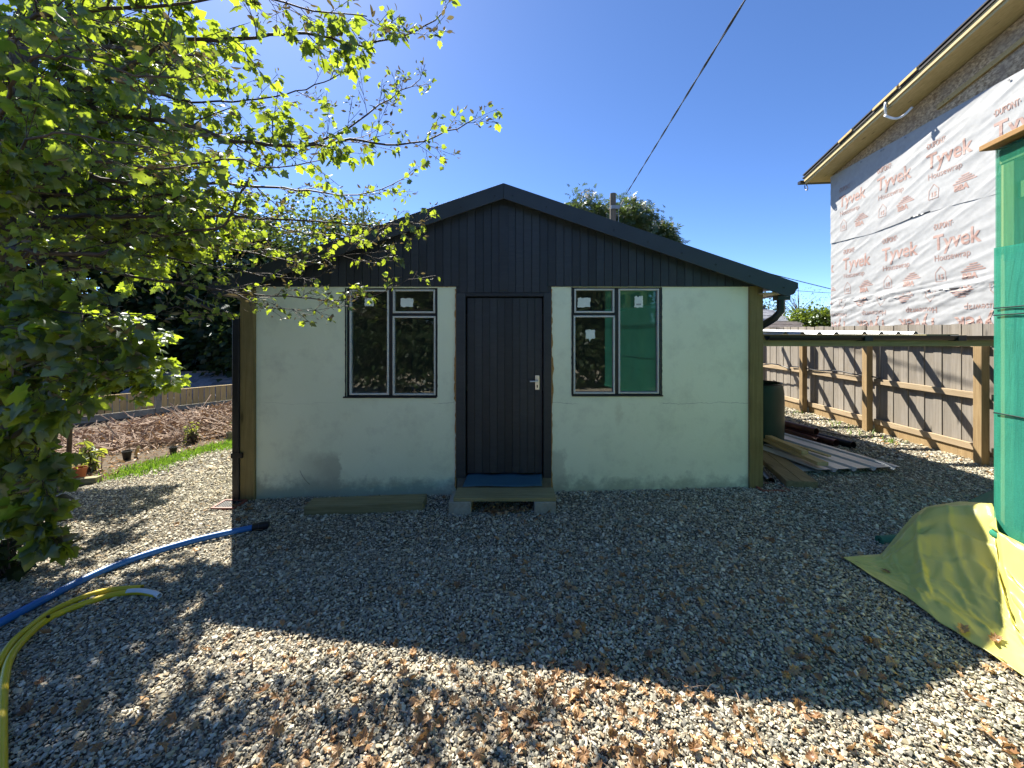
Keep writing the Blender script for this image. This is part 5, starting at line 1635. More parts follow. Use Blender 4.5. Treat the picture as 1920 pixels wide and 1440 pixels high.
# ------------------------------------------------------------------ other trees and shrubs
def crown_points(r_, n_cl, per, c, rad, cl_r, shell=0.55):
    c = np.array(c); rad = np.array(rad)
    d = norm(r_.normal(0, 1, (n_cl, 3)))
    rr_ = shell+(1-shell)*r_.random(n_cl)**0.6
    cl = c+d*rad*rr_[:, None]
    k = np.repeat(np.arange(n_cl), per)
    scale = r_.uniform(0.6, 1.3, n_cl)[k]
    P = cl[k]+r_.normal(0, 1, (len(k), 3))*cl_r*scale[:, None]*np.array([1, 1, 0.75])
    A = norm(P-cl[k]+r_.normal(0, 0.3, P.shape))*0.6+norm(P-c)*0.5+np.array([0, 0, -0.35])
    return P, A, cl
def make_tree(name, label, loc, h, crowns, leaf, mat, seed, cat="tree", group=None, n_cl=90, per=70, tmpl=DIAM, trunk_r=0.2, cl_r=0.45, blossom=None, shell=0.55, barkm='bark', limbs_n=10):
    r_ = np.random.default_rng(seed)
    t = thing(name, label, cat, loc, group)
    base = Vector(loc)
    m = MB()
    top = base+Vector((0, 0, h))
    m.tube([base+Vector((0, 0, -0.3)), base.lerp(top, 0.3)+Vector((0.1, 0, 0)), base.lerp(top, 0.6), top], [trunk_r*1.2, trunk_r*0.85, trunk_r*0.5, trunk_r*0.12], 10)
    m.build("trunk", M[barkm], t, smooth=True)
    Vs, Fs, Ts, off = [], [], [], 0
    bm_ = MB()
    bl_ = []
    for c, rad, fr_ in crowns:
        n_ = max(3, int(n_cl*fr_))
        P, A, cl = crown_points(r_, n_, per, (base.x+c[0], base.y+c[1], base.z+c[2]), rad, cl_r, shell)
        V_, F_, T_ = leaf_arrays(P, A, leaf*r_.uniform(0.6, 1.3, len(P)), r_, tmpl, 0.7)
        Vs.append(V_); Fs.append(F_+off); Ts.append(T_); off += len(V_)
        for q in cl[:: max(1, len(cl)//max(1, int(limbs_n*fr_)))]:
            s_ = base.lerp(top, float(np.clip((q[2]-base.z)/h*0.75, 0.15, 0.9)))
            e_ = Vector(q)
            bm_.tube([s_, s_.lerp(e_, 0.5)+Vector((0, 0, 0.15*h*0.1)), e_], [trunk_r*0.28, trunk_r*0.16, trunk_r*0.05], 5, False)
        if blossom:
            top_ = P[P[:, 2] > base.z+c[2]-rad[2]*0.5]
            bl_.append(top_[r_.integers(0, len(top_), int(blossom*fr_))])
    bm_.build("limb", M[barkm], t, smooth=True)
    o = np_mesh("crown", np.concatenate(Vs), np.concatenate(Fs), M[mat], t, np.concatenate(Ts)); tag(o, kind='stuff')
    if bl_:
        bp = np.concatenate(bl_)
        k = 14
        PP = np.repeat(bp, k, 0)+np.column_stack([r_.normal(0, .035, (len(bp)*k, 2)), np.tile(np.linspace(0.0, .34, k), len(bp))])
        PP[:, :2] *= 1
        AA = r_.normal(0, 1, PP.shape)
        V_, F_, T_ = leaf_arrays(PP, AA, np.full(len(PP), 0.10), r_, DIAM)
        o = np_mesh("blossom", V_, F_, M['blossom'], t, T_); tag(o, kind='stuff')
    return t

tg = "trees beyond the garden fence"
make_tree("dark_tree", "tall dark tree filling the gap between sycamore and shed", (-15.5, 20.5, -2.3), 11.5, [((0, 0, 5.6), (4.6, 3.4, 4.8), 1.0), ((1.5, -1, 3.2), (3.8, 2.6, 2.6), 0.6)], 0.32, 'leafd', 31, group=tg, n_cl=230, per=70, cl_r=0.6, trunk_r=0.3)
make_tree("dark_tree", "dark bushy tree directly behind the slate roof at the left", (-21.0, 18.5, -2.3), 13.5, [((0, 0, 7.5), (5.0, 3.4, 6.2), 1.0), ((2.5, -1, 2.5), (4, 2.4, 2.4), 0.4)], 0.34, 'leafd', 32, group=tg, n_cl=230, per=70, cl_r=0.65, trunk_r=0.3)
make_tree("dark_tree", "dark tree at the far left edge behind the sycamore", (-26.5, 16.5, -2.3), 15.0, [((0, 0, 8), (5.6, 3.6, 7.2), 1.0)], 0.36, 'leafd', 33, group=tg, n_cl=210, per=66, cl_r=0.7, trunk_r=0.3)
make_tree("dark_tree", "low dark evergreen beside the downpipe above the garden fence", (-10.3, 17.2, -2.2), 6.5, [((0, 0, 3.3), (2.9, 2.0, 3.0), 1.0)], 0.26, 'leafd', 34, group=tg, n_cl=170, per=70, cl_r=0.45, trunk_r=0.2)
make_tree("green_tree", "sunlit green tree rising behind the left slope of the shed roof", (-6.6, 17.5, -0.6), 8.2, [((-0.6, 0, 5.3), (2.0, 1.8, 2.5), 1.0), ((1.6, 0.3, 4.3), (1.3, 1.2, 1.6), 0.4)], 0.14, 'leafc', 35, group=tg, n_cl=95, per=62, cl_r=0.36, trunk_r=0.18)
make_tree("green_tree", "broad green tree further left behind the shed roof", (-9.6, 19.0, -1.2), 9.4, [((0, 0, 6.0), (2.6, 2.0, 3.0), 1.0)], 0.15, 'leafc', 36, group=tg, n_cl=95, per=62, cl_r=0.42, trunk_r=0.2)
make_tree("chestnut_tree", "horse chestnut with cream flower candles behind the right roof slope", (5.5, 20.5, -0.4), 8.6, [((0.1, 0, 7.1), (2.2, 2.0, 1.9), 1.0), ((-1.7, 0.2, 8.4), (0.75, 0.8, 0.9), 0.16), ((2.0, 0, 6.5), (0.8, 0.9, 1.0), 0.2)], 0.23, 'leafc', 37, n_cl=110, per=62, tmpl=CHEST, cl_r=0.30, trunk_r=0.25, blossom=130, shell=0.4)
make_tree("bright_shrub", "bright yellow green shrub behind the slate roof beside the wrapped house", (11.0, 14.6, 0.0), 2.4, [((0, 0, 1.85), (0.75, 0.7, 0.70), 1.0), ((0.7, 0.3, 1.9), (0.6, 0.6, 0.65), 0.6)], 0.10, 'hedge', 38, "shrub", n_cl=130, per=66, cl_r=0.15, trunk_r=0.05)
make_tree("wispy_tree", "thin pale tree far off above the bright shrub", (15.6, 21.5, 0.0), 4.2, [((0, 0, 2.9), (2.0, 1.2, 1.2), 1.0)], 0.055, 'leafc', 39, n_cl=120, per=16, cl_r=0.28, trunk_r=0.07, limbs_n=60)
make_tree("wispy_tree", "small leafy tree between the shed eave and the slate roof", (12.3, 20.0, 0.0), 4.0, [((0, 0, 2.7), (1.2, 1.0, 1.2), 1.0)], 0.10, 'leafc', 40, n_cl=50, per=40, cl_r=0.3, trunk_r=0.07)
# sunlit young maple in front of the dark trees
ym_t = thing("young_maple", "sunlit young maple with layered leaves in front of the garden fence", "young tree", (-6.3, 5.6, g(-6.3, 5.6)))
seats_all = []
mbt = MB()
b0 = ym_t.location
mbt.tube([b0, b0+Vector((0.05, 0, 1.0)), b0+Vector((0.1, 0.1, 2.3))], [0.03, 0.022, 0.01], 8)
mbt.build("trunk", M['twig'], ym_t, smooth=True)
for k, (zz, px_, py_, Y_) in enumerate([(1.5, 300, 640, 5.6), (1.3, 330, 715, 5.4), (1.7, 250, 610, 5.9), (1.2, 255, 725, 5.3), (1.0, 210, 690, 5.5), (1.9, 200, 600, 5.4), (0.9, 180, 735, 5.4), (1.5, 290, 675, 5.2), (0.8, 110, 700, 5.2), (1.6, 90, 640, 5.4)]):
    e_ = at(px_, py_, Y_)
    s_ = b0+Vector((0.05, 0, zz))
    mb, seats, _ = grow([s_, s_.lerp(e_, 0.5)+Vector((0, 0, 0.12)), e_], .012, .003, 300+k, side=.42, every=.10, leaf=.115, tipbud=1.2, nleaf=6, twigs=4)
    mb.build("limb", M['twig'], ym_t, smooth=True)
    seats_all += seats
P, A, S, B = seats_arr(seats_all)
A2 = A.copy(); A2[:, 2] *= 0.4
V_, F_, T_ = leaf_arrays(P, A2, S, rl, MAPLE, 1.6)
o = np_mesh("crown", V_, F_, M['leaf'], ym_t, T_); tag(o, kind='stuff')
# shaded undergrowth at the left edge
def undergrowth(name, label, loc, rad, n_, leaf, mat, seed, tmpl=MAPLE, cat="shrub"):
    r_ = np.random.default_rng(seed)
    t = thing(name, label, cat, loc)
    P = np.array(loc)+norm(r_.normal(0, 1, (n_, 3)))*np.array(rad)*(r_.random((n_, 1))**0.45)+np.array([0, 0, rad[2]*0.95])
    P = P[P[:, 2] > loc[2]+0.02]
    A = r_.normal(0, 0.7, P.shape)+np.array([0.2, -0.4, -0.35])
    V_, F_, T_ = leaf_arrays(P, A, leaf*r_.uniform(0.6, 1.2, len(P)), r_, tmpl, 0.9)
    m = MB()
    for k in range(0, len(P), max(1, len(P)//40)):
        e_ = Vector(P[k]); b_ = Vector(loc)+Vector((r_.normal(0, .05), r_.normal(0, .05), -0.05))
        m.tube([b_, b_.lerp(e_, .5)+Vector((0, 0, .08)), e_], [0.008, 0.005, 0.002], 4, False)
    m.build("stem", M['twig'], t)
    o = np_mesh("crown", V_, F_, M[mat], t, T_); tag(o, kind='stuff')
    return t
undergrowth("leafy_shrub", "shaded broad leaved shrub at the sycamore foot by the left edge", (-3.85, 3.0, g(-3.85, 3.0)), (0.26, 0.28, 0.24), 80, 0.11, 'leafd', 51)  # the dark leaf colour paints in its shade
undergrowth("garden_plant", "small green plant growing in front of the brush heap", (-5.6, 6.9, g(-5.6, 6.9)), (0.14, 0.14, 0.20), 70, 0.08, 'leafy', 54, LANCE, "plant")
undergrowth("garden_plant", "small green plant beside the grass near the downpipe", (-5.35, 7.7, g(-5.35, 7.7)), (0.2, 0.16, 0.14), 80, 0.08, 'leafy', 55, LANCE, "plant")
undergrowth("garden_plant", "green strap leaved plant behind the terracotta pot", (-5.95, 5.55, g(-5.95, 5.55)), (0.15, 0.12, 0.22), 60, 0.15, 'leafy', 56, LANCE, "plant")
# trees behind the photographer, seen in the window panes
tb = "trees behind the photographer mirrored in the windows"
for k_, (x_, y_, lab) in enumerate(((-10.5, -9.0, "leftmost dark tree behind the photographer mirrored in the left window"), (-5.0, -11.0, "second dark tree behind the photographer mirrored in the left window"), (-0.4, -11.8, "dark tree behind the photographer mirrored between the windows"), (4.0, -11.5, "dark tree behind the photographer mirrored in the right window"))):
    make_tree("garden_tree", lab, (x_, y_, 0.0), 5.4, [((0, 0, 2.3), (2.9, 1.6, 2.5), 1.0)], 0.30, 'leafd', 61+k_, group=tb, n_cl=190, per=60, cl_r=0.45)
# dark hedge added out of view, hides sunlit ground from the window reflections
hg = thing("added_hedge", "dark hedge added behind the photographer to keep the window reflections dark", "hedge", (-4.0, -3.4, 0.0))
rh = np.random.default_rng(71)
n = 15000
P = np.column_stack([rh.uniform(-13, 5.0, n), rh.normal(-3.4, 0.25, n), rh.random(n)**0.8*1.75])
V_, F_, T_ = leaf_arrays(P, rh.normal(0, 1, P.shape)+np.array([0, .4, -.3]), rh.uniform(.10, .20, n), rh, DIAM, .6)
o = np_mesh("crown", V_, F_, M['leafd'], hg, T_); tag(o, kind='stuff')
m = MB()
for k in range(36):
    x_ = -13+k*0.5
    m.tube([(x_, -3.4, -0.05), (x_+0.1, -3.4, 0.7), (x_-0.05, -3.35, 1.3)], [.025, .018, .008], 5, False)
m.build("stem", M['bark'], hg)

# ================================================================== LEFT: low fence, slate roof, brush heap, pots
lf = thing("garden_fence", "low pale board fence with concrete posts in the left garden", "fence", (-9.33, 10.4, -0.4))
LD = Vector((0.636, 0.772, 0)); LNn = Vector((0.772, -0.636, 0))     # along, and towards the yard
def lp(t, n, z): return Vector((-9.33, 10.4, 0))+LD*t+LNn*n+Vector((0, 0, z))
bay = 1.83
for k in range(-4, 5):
    zt_ = 0.20+0.0*k
    MB().bar(lp(k*bay, 0, -0.7), lp(k*bay, 0, zt_+0.02), 0.10, 0.10, up=LD).build("concrete_post", M['conc'], lf, bevel=0.006)
    MB().bar(lp(k*bay+0.055, 0, -0.32), lp((k+1)*bay-0.055, 0, -0.32), 0.04, 0.18).build("gravel_board", M['conc'], lf, bevel=0.005)
    for i in range(13):
        t_ = k*bay+0.065+(bay-0.13)*(i+0.5)/13
        MB().obox(lp(t_, 0.005+0.018*(i % 2), (-0.225+zt_)/2), LD*0.056, LNn*0.008, Vector((0, 0, (zt_+0.225)/2))).build("fence_board", M['fence2'], lf)
    MB().bar(lp(k*bay+0.055, 0.0, zt_+0.012), lp((k+1)*bay-0.055, 0.0, zt_+0.012), 0.045, 0.022).build("capping_rail", M['fence2'], lf)

def slate_roof(parent, o, du, dv, nu, nv, w, h, mat, seed):
    r_ = random.Random(seed)
    du = Vector(du).normalized(); dv = Vector(dv).normalized(); n_ = du.cross(dv).normalized()
    if n_.z < 0: n_ = -n_
    mb_ = MB().obox((0, 0, 0), du*(w/2-0.004), dv*(h*0.56), n_*0.006)
    me = bpy.data.meshes.new("slate"); me.from_pydata(mb_.v, [], mb_.f); me.materials.append(M[mat])
    mb_.v = []
    o = Vector(o)
    for j in range(nv):
        for i in range(nu):
            c = o+du*((i+0.5+(0.5 if j % 2 else 0))*w)+dv*((j+0.5)*h)+n_*(0.008+0.004*r_.random())
            ob = link_mesh("slate", me, None, parent)
            ob.location = c-parent.location
            ob.rotation_euler = (r_.gauss(0, .012)-0.02, r_.gauss(0, .012), r_.gauss(0, .008))
sb = thing("slate_outhouse", "low outhouse with a slate roof just beyond the garden fence", "outhouse", (-10.5, 14.0, -2.2))
ud = Vector((0.93, 0.36, 0)).normalized()
O1 = Vector((-12.6, 12.3, -0.42)); upv = Vector((-0.36*0.95, 0.93*0.95, 0.24))
slate_roof(sb, O1, ud, upv, 17, 7, 0.36, 0.36, 'slate', 4)
m = MB()
q = ud*6.4
m.prism([O1+Vector((0, 0, -0.03)), O1+upv.normalized()*2.6+Vector((0, 0, -0.03)), O1+upv.normalized()*2.6+Vector((0, 0, -2.2)), O1+Vector((0, 0, -1.9))], q)
m.build("outhouse_wall", M['conc'], sb)
MB().bar(O1+upv.normalized()*2.56+Vector((0, 0, 0.03)), O1+upv.normalized()*2.56+q+Vector((0, 0, 0.03)), 0.22, 0.06).build("ridge_tile", M['slate2'], sb)
# slate roofs behind the carport on the right
rb_ = thing("slate_cottage", "slate roofed cottage behind the lean-to on the right", "cottage", (10.0, 17.0, 0))
O2 = Vector((8.3, 13.2, 1.72)); u2 = Vector((1, 0.0, 0)); v2 = Vector((0.0, 1, 0.47))
slate_roof(rb_, O2, u2, v2, 6, 4, 0.30, 0.24, 'slate2', 8)
MB().prism([O2+Vector((-0.02, 0, -0.02)), O2+v2.normalized()*1.0+Vector((-0.02, 0, -0.02)), O2+Vector((-0.02, 0.93, -1.9)), O2+Vector((-0.02, 0, -1.9))], (1.75, 0, 0)).build("lower_wall", M['conc'], rb_)
O3 = Vector((8.3, 14.4, 2.16)); v3 = Vector((0, 1, 0.42))
slate_roof(rb_, O3, u2, v3, 6, 5, 0.30, 0.30, 'slate', 9)
MB().prism([O3+Vector((-0.02, 0, -0.02)), O3+v3.normalized()*1.55+Vector((-0.02, 0, -0.02)), O3+Vector((-0.02, 1.45, -2.3)), O3+Vector((-0.02, 0, -2.3))], (1.75, 0, 0)).build("upper_wall", M['conc'], rb_)
MB().bar(O3+v3.normalized()*1.5+Vector((-0.05, 0, 0.05)), O3+v3.normalized()*1.5+Vector((1.8, 0, 0.05)), 0.2, 0.06).build("ridge_tile", M['slate2'], rb_)
MB().bar((5.9, 12.9, 1.83), (10.6, 12.7, 1.83), 0.16, 0.09).build("x", M['rail'], rb_).name = "eaves_board"

# brush heap: cut twigs and dead foliage
r_ = random.Random(77)
m = MB()
def heap(x, y):
    s = 0
    for cx, cyy, rx_, ry_, h in ((-6.1, 8.2, 1.7, 1.0, 0.40), (-7.3, 7.7, 1.5, 0.9, 0.24), (-5.2, 8.8, 1.0, 0.8, 0.36), (-6.8, 6.9, 1.4, 0.6, 0.10)):
        s = max(s, h*math.exp(-((x-cx)/rx_)**2*1.6-((y-cyy)/ry_)**2*1.6))
    return s
tot = 0
while tot < 2600:
    x_ = r_.uniform(-9.0, -4.2); y_ = r_.uniform(6.0, 10.0)
    h = heap(x_, y_)
    if h < 0.04 or x_ > gravel_edge(y_)-0.25 or fence_left_side(x_, y_) > -0.12: continue
    tot += 1
    z_ = g(x_, y_)+h*r_.uniform(0.5, 1.08)
    a_ = r_.uniform(0, 6.283); L_ = r_.uniform(0.12, 0.75); t_ = r_.gauss(0, 0.36)
    d_ = Vector((math.cos(a_), math.sin(a_)*0.7, t_))*L_
    p_ = Vector((x_, y_, z_))
    m.tube([p_-d_*.5, p_+Vector((r_.gauss(0, .02), r_.gauss(0, .02), r_.gauss(0, .02))), p_+d_*.5], [r_.uniform(.006, .016), .008, .003], 3, False)
o = m.build("brush_heap", M['stick'], None)
tag(o, "heap of cut dead twigs in the left garden before the fence", "brush heap", None, 'stuff')
rn = np.random.default_rng(8)
n = 5200
n = 3800
xy = np.column_stack([rn.uniform(-9.2, -4.3, n), rn.uniform(5.0, 10.0, n)])
hh = np.array([heap(x, y) for x, y in xy]); gg = np.array([g(x, y) for x, y in xy])
ok = np.array([x < gravel_edge(y)-0.15 and fence_left_side(x, y) < -0.1 for x, y in xy])
xy, hh, gg = xy[ok], hh[ok], gg[ok]
P = np.column_stack([xy, gg+hh*rn.uniform(.55, 1.1, len(xy))+0.012])
A = np.column_stack([rn.normal(0, 1, (len(P), 2)), rn.normal(0, .3, len(P))])
isr = ((P[:, 0]+5.3)**2/0.5+(P[:, 1]-8.7)**2/0.7 < 1) & (rn.random(len(P)) < 0.75)
V_, F_, T_ = leaf_arrays(P[~isr], A[~isr], rn.uniform(.03, .085, (~isr).sum()), rn, LANCE, 1.0)
o = np_mesh("bed_litter", V_, F_, M['dead'], None, T_); tag(o, kind='stuff')
V_, F_, T_ = leaf_arrays(P[isr], A[isr], rn.uniform(.05, .11, isr.sum()), rn, LANCE, 0.6)
o = np_mesh("red_brush_leaves", V_, F_, M['red'], None, T_); tag(o, "reddish dead foliage on the brush heap", "dead foliage", None, 'stuff')
m = MB()
m.tube([px_ground(200, 803, .05), px_ground(245, 797, .09), px_ground(302, 788, .14)], [0.035, 0.032, 0.025], 8)
o = m.build("cut_branch", M['stick'], None, smooth=True); tag(o, "thick cut branch lying along the left side of the brush heap", "branch")
m = MB(); m.tube([px_ground(254, 852, .02), px_ground(260, 838, .16)], 0.022, 6)
o = m.build("wooden_stake", M['fence2'], None); tag(o, "short pale wooden stake in the bed beside a black pot", "stake")

def pot(loc, r, h, mat, label, plant=True):
    t = thing("plant_pot", label, "plant pot", loc)
    x, y, z = loc
    MB().lathe(loc, [(0, 0), (r*0.72, 0), (r*0.97, h*0.8), (r*0.97, h), (r*0.9, h), (r*0.86, h*0.85), (0, h*0.82)], 24).build("pot", M[mat], t, smooth=True, auto=True)
    MB().lathe(loc, [(r*0.97, h*0.8), (r*1.06, h*0.82), (r*1.06, h*1.0), (r*0.9, h*1.0)], 24).build("rim", M[mat], t, smooth=True, auto=True)
    if plant:
        r_ = np.random.default_rng(int(abs(x)*100))
        P = np.array(loc)+np.array([0, 0, h*0.9])+r_.normal(0, 1, (34, 3))*np.array([r*0.9, r*0.9, 0.04])+np.array([0, 0, 0.06])
        V_, F_, T_ = leaf_arrays(P, r_.normal(0, 1, P.shape)+np.array([0, 0, .3]), r_.uniform(.05, .09, len(P)), r_, LANCE, .8)
        o = np_mesh("plant_leaves", V_, F_, M['leafy'], t, T_); tag(o, kind='stuff')
    return t
pot(px_ground(148.5, 899, .03), 0.075, 0.155, 'terra', "terracotta pot with a small green plant by the garden edging")
pot(px_ground(238, 861), 0.060, 0.13, 'black', "black plant pot left of the grass at the foot of the brush heap", False)
pot(px_ground(325, 851), 0.052, 0.11, 'black', "black plant pot standing in the sunny grass strip", False)
pot(px_ground(431, 824), 0.055, 0.13, 'concd', "grey pot beside the downpipe at the far end of the grass", False)
for (a, b, c, d_, lab, w_) in ((0, 921, 118, 912, "weathered timber edging lying under the shrubs at the left edge", .10), (75, 909, 186, 899, "weathered timber edging in front of the terracotta pot", .09), (0, 903, 75, 893, "weathered timber edging at the back of the left shrubs", .09)):
    A = px_ground(a, b, .03); B_ = px_ground(c, d_, .03)
    o = MB().bar(A, B_, w_, 0.08).build("timber_edging", M['timx'], None, bevel=0.006); tag(o, lab, "timber edging")

# ================================================================== PIPES on the gravel
def smooth_path(P, N=12):
    out = []
    for i in range(len(P)-1):
        p0 = P[max(i-1, 0)]; p1 = P[i]; p2 = P[i+1]; p3 = P[min(i+2, len(P)-1)]
        for k in range(N):
            t = k/N
            out.append(0.5*((2*p1)+(p2-p0)*t+(2*p0-5*p1+4*p2-p3)*t*t+(3*p1-p0-3*p2+p3)*t**3))
    out.append(P[-1]); return out
bp_ = thing("blue_pipe", "long blue water pipe with black cap curving over the gravel", "pipe", px_ground(300, 1032))
R_ = 0.0255
cen = [px_ground(-330, 1385, R_+.012), px_ground(-130, 1244, R_+.012)]+[px_ground(x, y, R_+.012) for x, y in ((0, 1168), (200, 1067), (350, 1017), (483, 987))]
MB().tube(smooth_path(cen), R_, 18).build("pipe", M['bluep'], bp_, smooth=True, auto=True)
A = px_ground(474, 989, R_+.012); B_ = px_ground(504, 984.5, R_+.012)
MB().tube([A, A.lerp(B_, .4), A.lerp(B_, .42), B_], [R_+.008, R_+.008, R_+.012, R_+.012], 18).build("end_cap", M['black'], bp_, smooth=True, auto=True)
yp = thing("yellow_pipe", "yellow pipe curving on the gravel, outer of the two", "pipe", px_ground(91, 1150))
r1_ = 0.019
cen = [px_ground(-90, 1500, r1_+.012), px_ground(-46, 1340, r1_+.012)]+[px_ground(x, y, r1_+.012) for x, y in ((-12, 1262), (20, 1209), (50, 1181), (91, 1150), (131, 1130), (171, 1115), (211, 1106), (266, 1102))]
MB().pipe(smooth_path(cen), r1_, r1_-.004, 16).build("pipe", M['yelp'], yp, smooth=True, auto=True)
yp = thing("yellow_pipe", "yellow pipe with white inner tube showing at its cut end", "pipe", px_ground(80, 1168))
cen = [px_ground(2, 1470, r1_+.012)]+[px_ground(x, y, r1_+.012) for x, y in ((3, 1350), (7, 1281), (18, 1237), (42, 1203), (80, 1168), (121, 1146), (181, 1124), (221, 1114), (262, 1110), (292, 1115))]
sp_ = smooth_path(cen)
MB().pipe(sp_, r1_, r1_-.004, 16).build("pipe", M['yelp'], yp, smooth=True, auto=True)
MB().pipe([p_+Vector((0, 0, 0.007)) for p_ in sp_[-20:]]+[px_ground(299, 1117, r1_+.018)], 0.0172, 0.013, 14).build("inner_tube", M['whitep'], yp, smooth=True, auto=True)
A = sp_[-58]
o = MB().obox(A+Vector((0.006, -0.004, 0.018)), (0.008, 0, 0), (0, 0.006, 0), (0, 0, 0.011)).build("cable_tie", M['black'], yp, bevel=0.002)

# ================================================================== DEAD LEAVES on the gravel
def curled(seed):
    r_ = random.Random(seed)
    V_, F_ = maple(0.0, 0.0)
    # finer fan: add a middle ring so that the blade can curl
    o_ = V_[1:]; c = V_[0]
    mid_ = c+(o_-c)*0.55
    VV = np.vstack([[c], mid_, o_]); n = len(o_)
    FF = [(0, 1+i, 1+(i+1) % n) for i in range(n)]
    for i in range(n):
        j = (i+1) % n
        FF += [(1+i, 1+n+i, 1+n+j), (1+i, 1+n+j, 1+j)]
    x = VV[:, 0]; y = VV[:, 1]-0.45
    k1 = r_.uniform(0.8, 2.4); k2 = r_.uniform(-1.4, 1.8)
    a = x*k1; X = np.sin(a)/k1; Z = (1-np.cos(a))/k1
    b = y*k2 if abs(k2) > .3 else y*.3
    kk = k2 if abs(k2) > .3 else .3
    Y = np.sin(b)/kk; Z = Z+(1-np.cos(b))/kk
    Z += np.array([r_.gauss(0, 0.045) for _ in x])
    Z -= np.percentile(Z, 15)
    return np.column_stack([X, Y, Z]), np.array(FF)
CUR = [curled(s_) for s_ in range(8)]
for k_ in range(8):
    if k_ % 2:
        CUR[k_][0][:, 0] *= 0.42+0.05*k_; CUR[k_][0][:, 2] *= 0.8
def litter(n, seed):
    r_ = np.random.default_rng(seed)
    out = []
    patches = [(-0.1, 1.75, .55, .22, 3.0), (0.3, 1.95, .35, .15, 2.2), (-1.3, 2.0, .5, .25, 1.0), (1.0, 2.25, .5, .35, 2.4), (0.5, 2.6, .5, .3, 2.2), (1.9, 1.8, .5, .25, 1.2), (-2.2, 1.7, .5, .2, .8), (0.9, 3.0, .9, .5, 1.2), (2.0, 2.4, .6, .4, 1.0), (-1.9, 2.9, .7, .5, .3), (-0.10, 3.92, .17, .05, 2.4), (5.7, 5.6, .12, .6, .7), (-0.6, 1.6, .5, .15, 2.4), (0.9, 1.62, .5, .12, 1.6)]
    w = np.array([p[4]*1.0 for p in patches]); w /= w.sum()
    for _ in range(n):
        if r_.random() < 0.24:
            y = 1.3+3.2*r_.random(); x = r_.uniform(-1.25, 1.25)*y
        else:
            p = patches[r_.choice(len(patches), p=w)]
            x = r_.normal(p[0], p[2]); y = r_.normal(p[1], p[3])
        if y < 1.28 or y > 4.22 and x < 3.2 or x > 3.0 and y < 3.4: continue
        out.append((x, y))
    return np.array(out)
L1 = litter(1500, 12)
zz = np.array([g(x, y) for x, y in L1])+0.016+0.012*np.abs(rn.normal(0, 1, len(L1)))
sz = np.clip(rn.lognormal(-3.28, 0.42, len(L1)), .013, .062)
vis_s = sz/np.maximum(1.2, L1[:, 1]); inpic = (np.abs(L1[:, 0]/L1[:, 1]) < 1.29) & (L1[:, 1] > 1.62)
order = np.argsort(-np.where(inpic, vis_s, 0)); ind = order[:240]
lms = []
for k in range(24):
    V_, F_ = CUR[k % 8]
    me = bpy.data.meshes.new("dead_leaf"); me.from_pydata(V_.tolist(), [], F_.tolist())
    a_ = me.attributes.new("tint", 'FLOAT', 'POINT'); a_.data.foreach_set("value", [0.12+0.8*((k*7) % 24)/24.0]*len(V_))
    me.materials.append(M['dead']); lms.append(me)
def shaded(x, y):
    """inside the shadow of the shed, worked out from the sun's direction"""
    h_ = (4.2-y)/0.735
    if h_ < 0: return y < 4.35 and abs(x) < 3
    xr = x-0.515*h_
    return (lx < xr < ex and h_ < roof_z(xr))
for i in ind:
    x, y = L1[i]
    o = link_mesh("dead_leaf", lms[rn.integers(0, 24)], None, None)
    o.location = (x, y, zz[i]); s_ = sz[i]
    o.scale = (s_, s_, s_)
    o.rotation_euler = (rn.normal(0, .45)+(3.14 if rn.random() < .35 else 0), rn.normal(0, .45), rn.uniform(0, 6.283))
    if 3.9 < y and abs(x) < 0.6: lab = "crumpled brown dead leaf under the doorstep plank"
    elif shaded(x, y): lab = "crumpled brown dead leaf on the shaded gravel"
    else: lab = "curled brown dead leaf on the sunlit gravel"
    tag(o, lab, "dead leaf", "dead leaves on the gravel")
keep = np.ones(len(L1), bool); keep[ind] = False
V_, F_, T_ = [], [], []
off = 0
for i in np.where(keep)[0]:
    TV, TF = CUR[i % 8]
    R3 = np.array(Matrix.Rotation(rn.uniform(0, 6.28), 3, 'Z') @ Matrix.Rotation(rn.normal(0, .5)+(3.14 if rn.random() < .35 else 0), 3, 'X'))
    V_.append((TV*sz[i]) @ R3.T+np.array([L1[i, 0], L1[i, 1], zz[i]])); F_.append(TF+off); off += len(TV); T_.append(np.full(len(TV), rn.random()))
o = np_mesh("leaf_litter", np.concatenate(V_), np.concatenate(F_), M['dead'], None, np.concatenate(T_)); tag(o, kind='stuff')
# crumbs, stalks and seeds between the stones
m = MB()
for _ in range(260):
    y = 1.4+2.6*rn.random(); x = rn.uniform(-1.25, 1.25)*y; a_ = rn.uniform(0, 6.28); L_ = rn.uniform(.03, .12)
    z = g(x, y)+.028
    m.tube([(x, y, z), (x+math.cos(a_)*L_*.5, y+math.sin(a_)*L_*.5, z+rn.uniform(0, .015)), (x+math.cos(a_)*L_, y+math.sin(a_)*L_, z)], [.0016, .0014, .001], 3, False)
o = m.build("leaf_stalks", M['stick'], None); tag(o, kind='stuff')
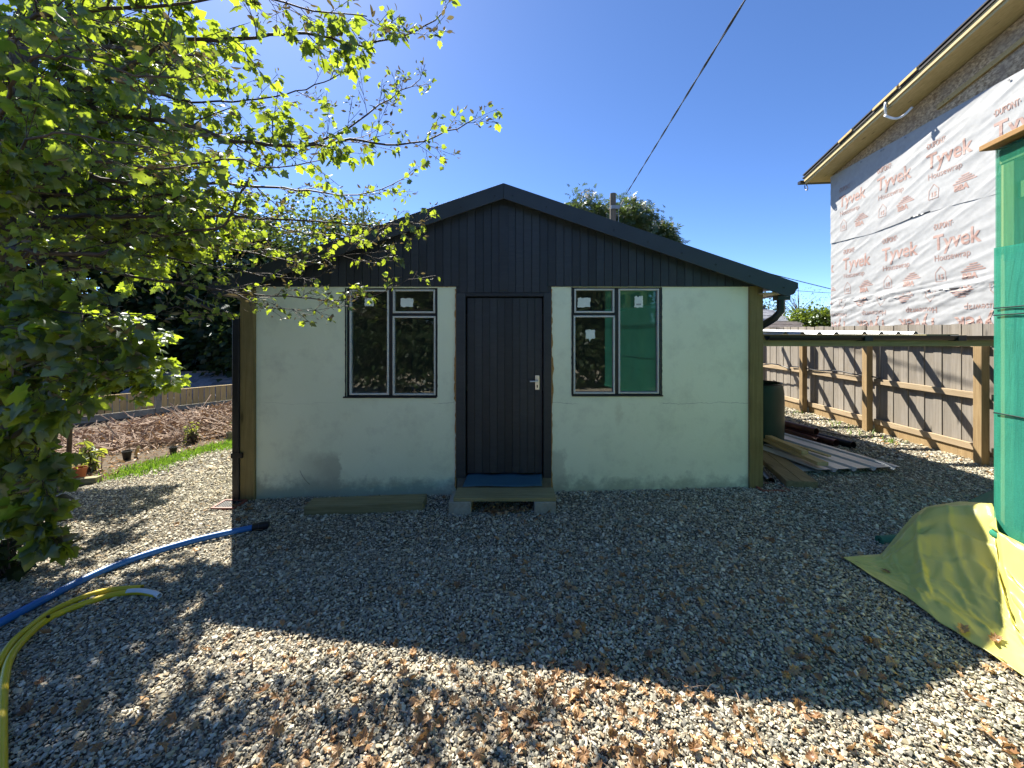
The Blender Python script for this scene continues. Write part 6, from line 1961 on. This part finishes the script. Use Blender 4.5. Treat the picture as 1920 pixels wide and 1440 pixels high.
# leaves on the yellow membrane
dgx = bpy.context.evaluated_depsgraph_get()
def on_membrane(px_, py_):
    d_ = (at(px_, py_, 1.0)-Vector((0, 0, EYE))).normalized()
    ev = ym.evaluated_get(dgx)
    hit, loc, nrm, _ = ev.ray_cast(Vector((0, 0, EYE)), d_)
    return loc if hit else None
for px_, py_, s_, ang, lab in ((1660, 1072, .06, .3, "small brown dead leaf near the tip of the yellow membrane"), (1806, 1184, .105, 2.2, "long brown dead leaf on the yellow membrane, left of two"), (1866, 1202, .105, 2.0, "long brown dead leaf on the yellow membrane, right of two"), (1875, 1236, .035, 0, "dark crumb of leaf on the yellow membrane near the frame edge")):
    p_ = on_membrane(px_, py_)
    if p_ is None: continue
    o = link_mesh("dead_leaf", lms[int(px_) % 24], None, None)
    o.location = p_+Vector((0, 0, .010)); o.scale = (s_*.55, s_, s_*.5); o.rotation_euler = (0, 0, ang)
    tag(o, lab, "dead leaf")

# ================================================================== POLE AND CABLES
pb = Vector((3.58, 14.0, 0))
up_ = thing("utility_pole", "wooden utility pole behind the shed roof", "utility pole", pb)
MB().tube([pb+Vector((0, 0, -0.3)), pb+Vector((0, 0, 6.68))], [0.13, 0.105], 14).build("pole", M['polew'], up_, smooth=True, auto=True)
MB().box(pb.x-0.10, pb.y-0.16, 6.10, pb.x+0.20, pb.y-0.10, 6.22).build("bracket", M['galv'], up_)
MB().tube([pb+Vector((0.2, -0.13, 6.15)), pb+Vector((0.36, -0.13, 6.42))], 0.03, 8).build("insulator", M['conc'], up_)
MB().tube([pb+Vector((-0.28, -0.14, 4.4)), pb+Vector((-0.28, -0.14, 5.45))], 0.022, 8).build("conduit", M['galv'], up_)
MB().tube([pb+Vector((-0.20, -0.14, 4.4)), pb+Vector((-0.20, -0.14, 5.3))], 0.016, 8).build("conduit", M['galv'], up_)
MB().tube([pb+Vector((0.17, -0.13, 4.4)), pb+Vector((0.16, -0.13, 6.1))], 0.012, 6).build("down_lead", M['galv'], up_)
a0 = at(1174, 364, 13.87); a1 = at(1397, 0, 5.0)
dd_ = (a1-a0)
path = []
for q in np.linspace(0, 2.0, 60):
    p_ = a0+dd_*q; p_.z -= 0.30*math.sin(math.pi*min(1, q/2.0))*0.0
    path.append(p_)
m = MB()
for ph in (0, math.pi):
    m.tube([p_+Vector((math.cos(i*1.1+ph)*.009, 0, math.sin(i*1.1+ph)*.009)) for i, p_ in enumerate(path)], .011, 6)
o = m.build("overhead_cable", M['black'], None, smooth=True); tag(o, "twisted black overhead cable running from the pole over the yard", "cable")
b0 = pb+Vector((0.1, 0.0, 5.45)); b1 = at(1600, 552, 16.0)
m = MB(); m.tube([b0.lerp(b1, q)+Vector((0, 0, -0.10*math.sin(q*math.pi))) for q in np.linspace(0, 1, 24)], .016, 5)
o = m.build("overhead_wire", M['black'], None, smooth=True); tag(o, "thin dark wire descending from the pole to behind the wrapped house", "wire")
b0 = at(1440, 541, 24.0); b1 = at(1640, 553, 24.0)
m = MB(); m.tube([b0, b0.lerp(b1, .5)+Vector((0, 0, -.05)), b1], .014, 5)
o = m.build("overhead_wire", M['black'], None, smooth=True); tag(o, "faint level wire far off above the bright shrub", "wire")
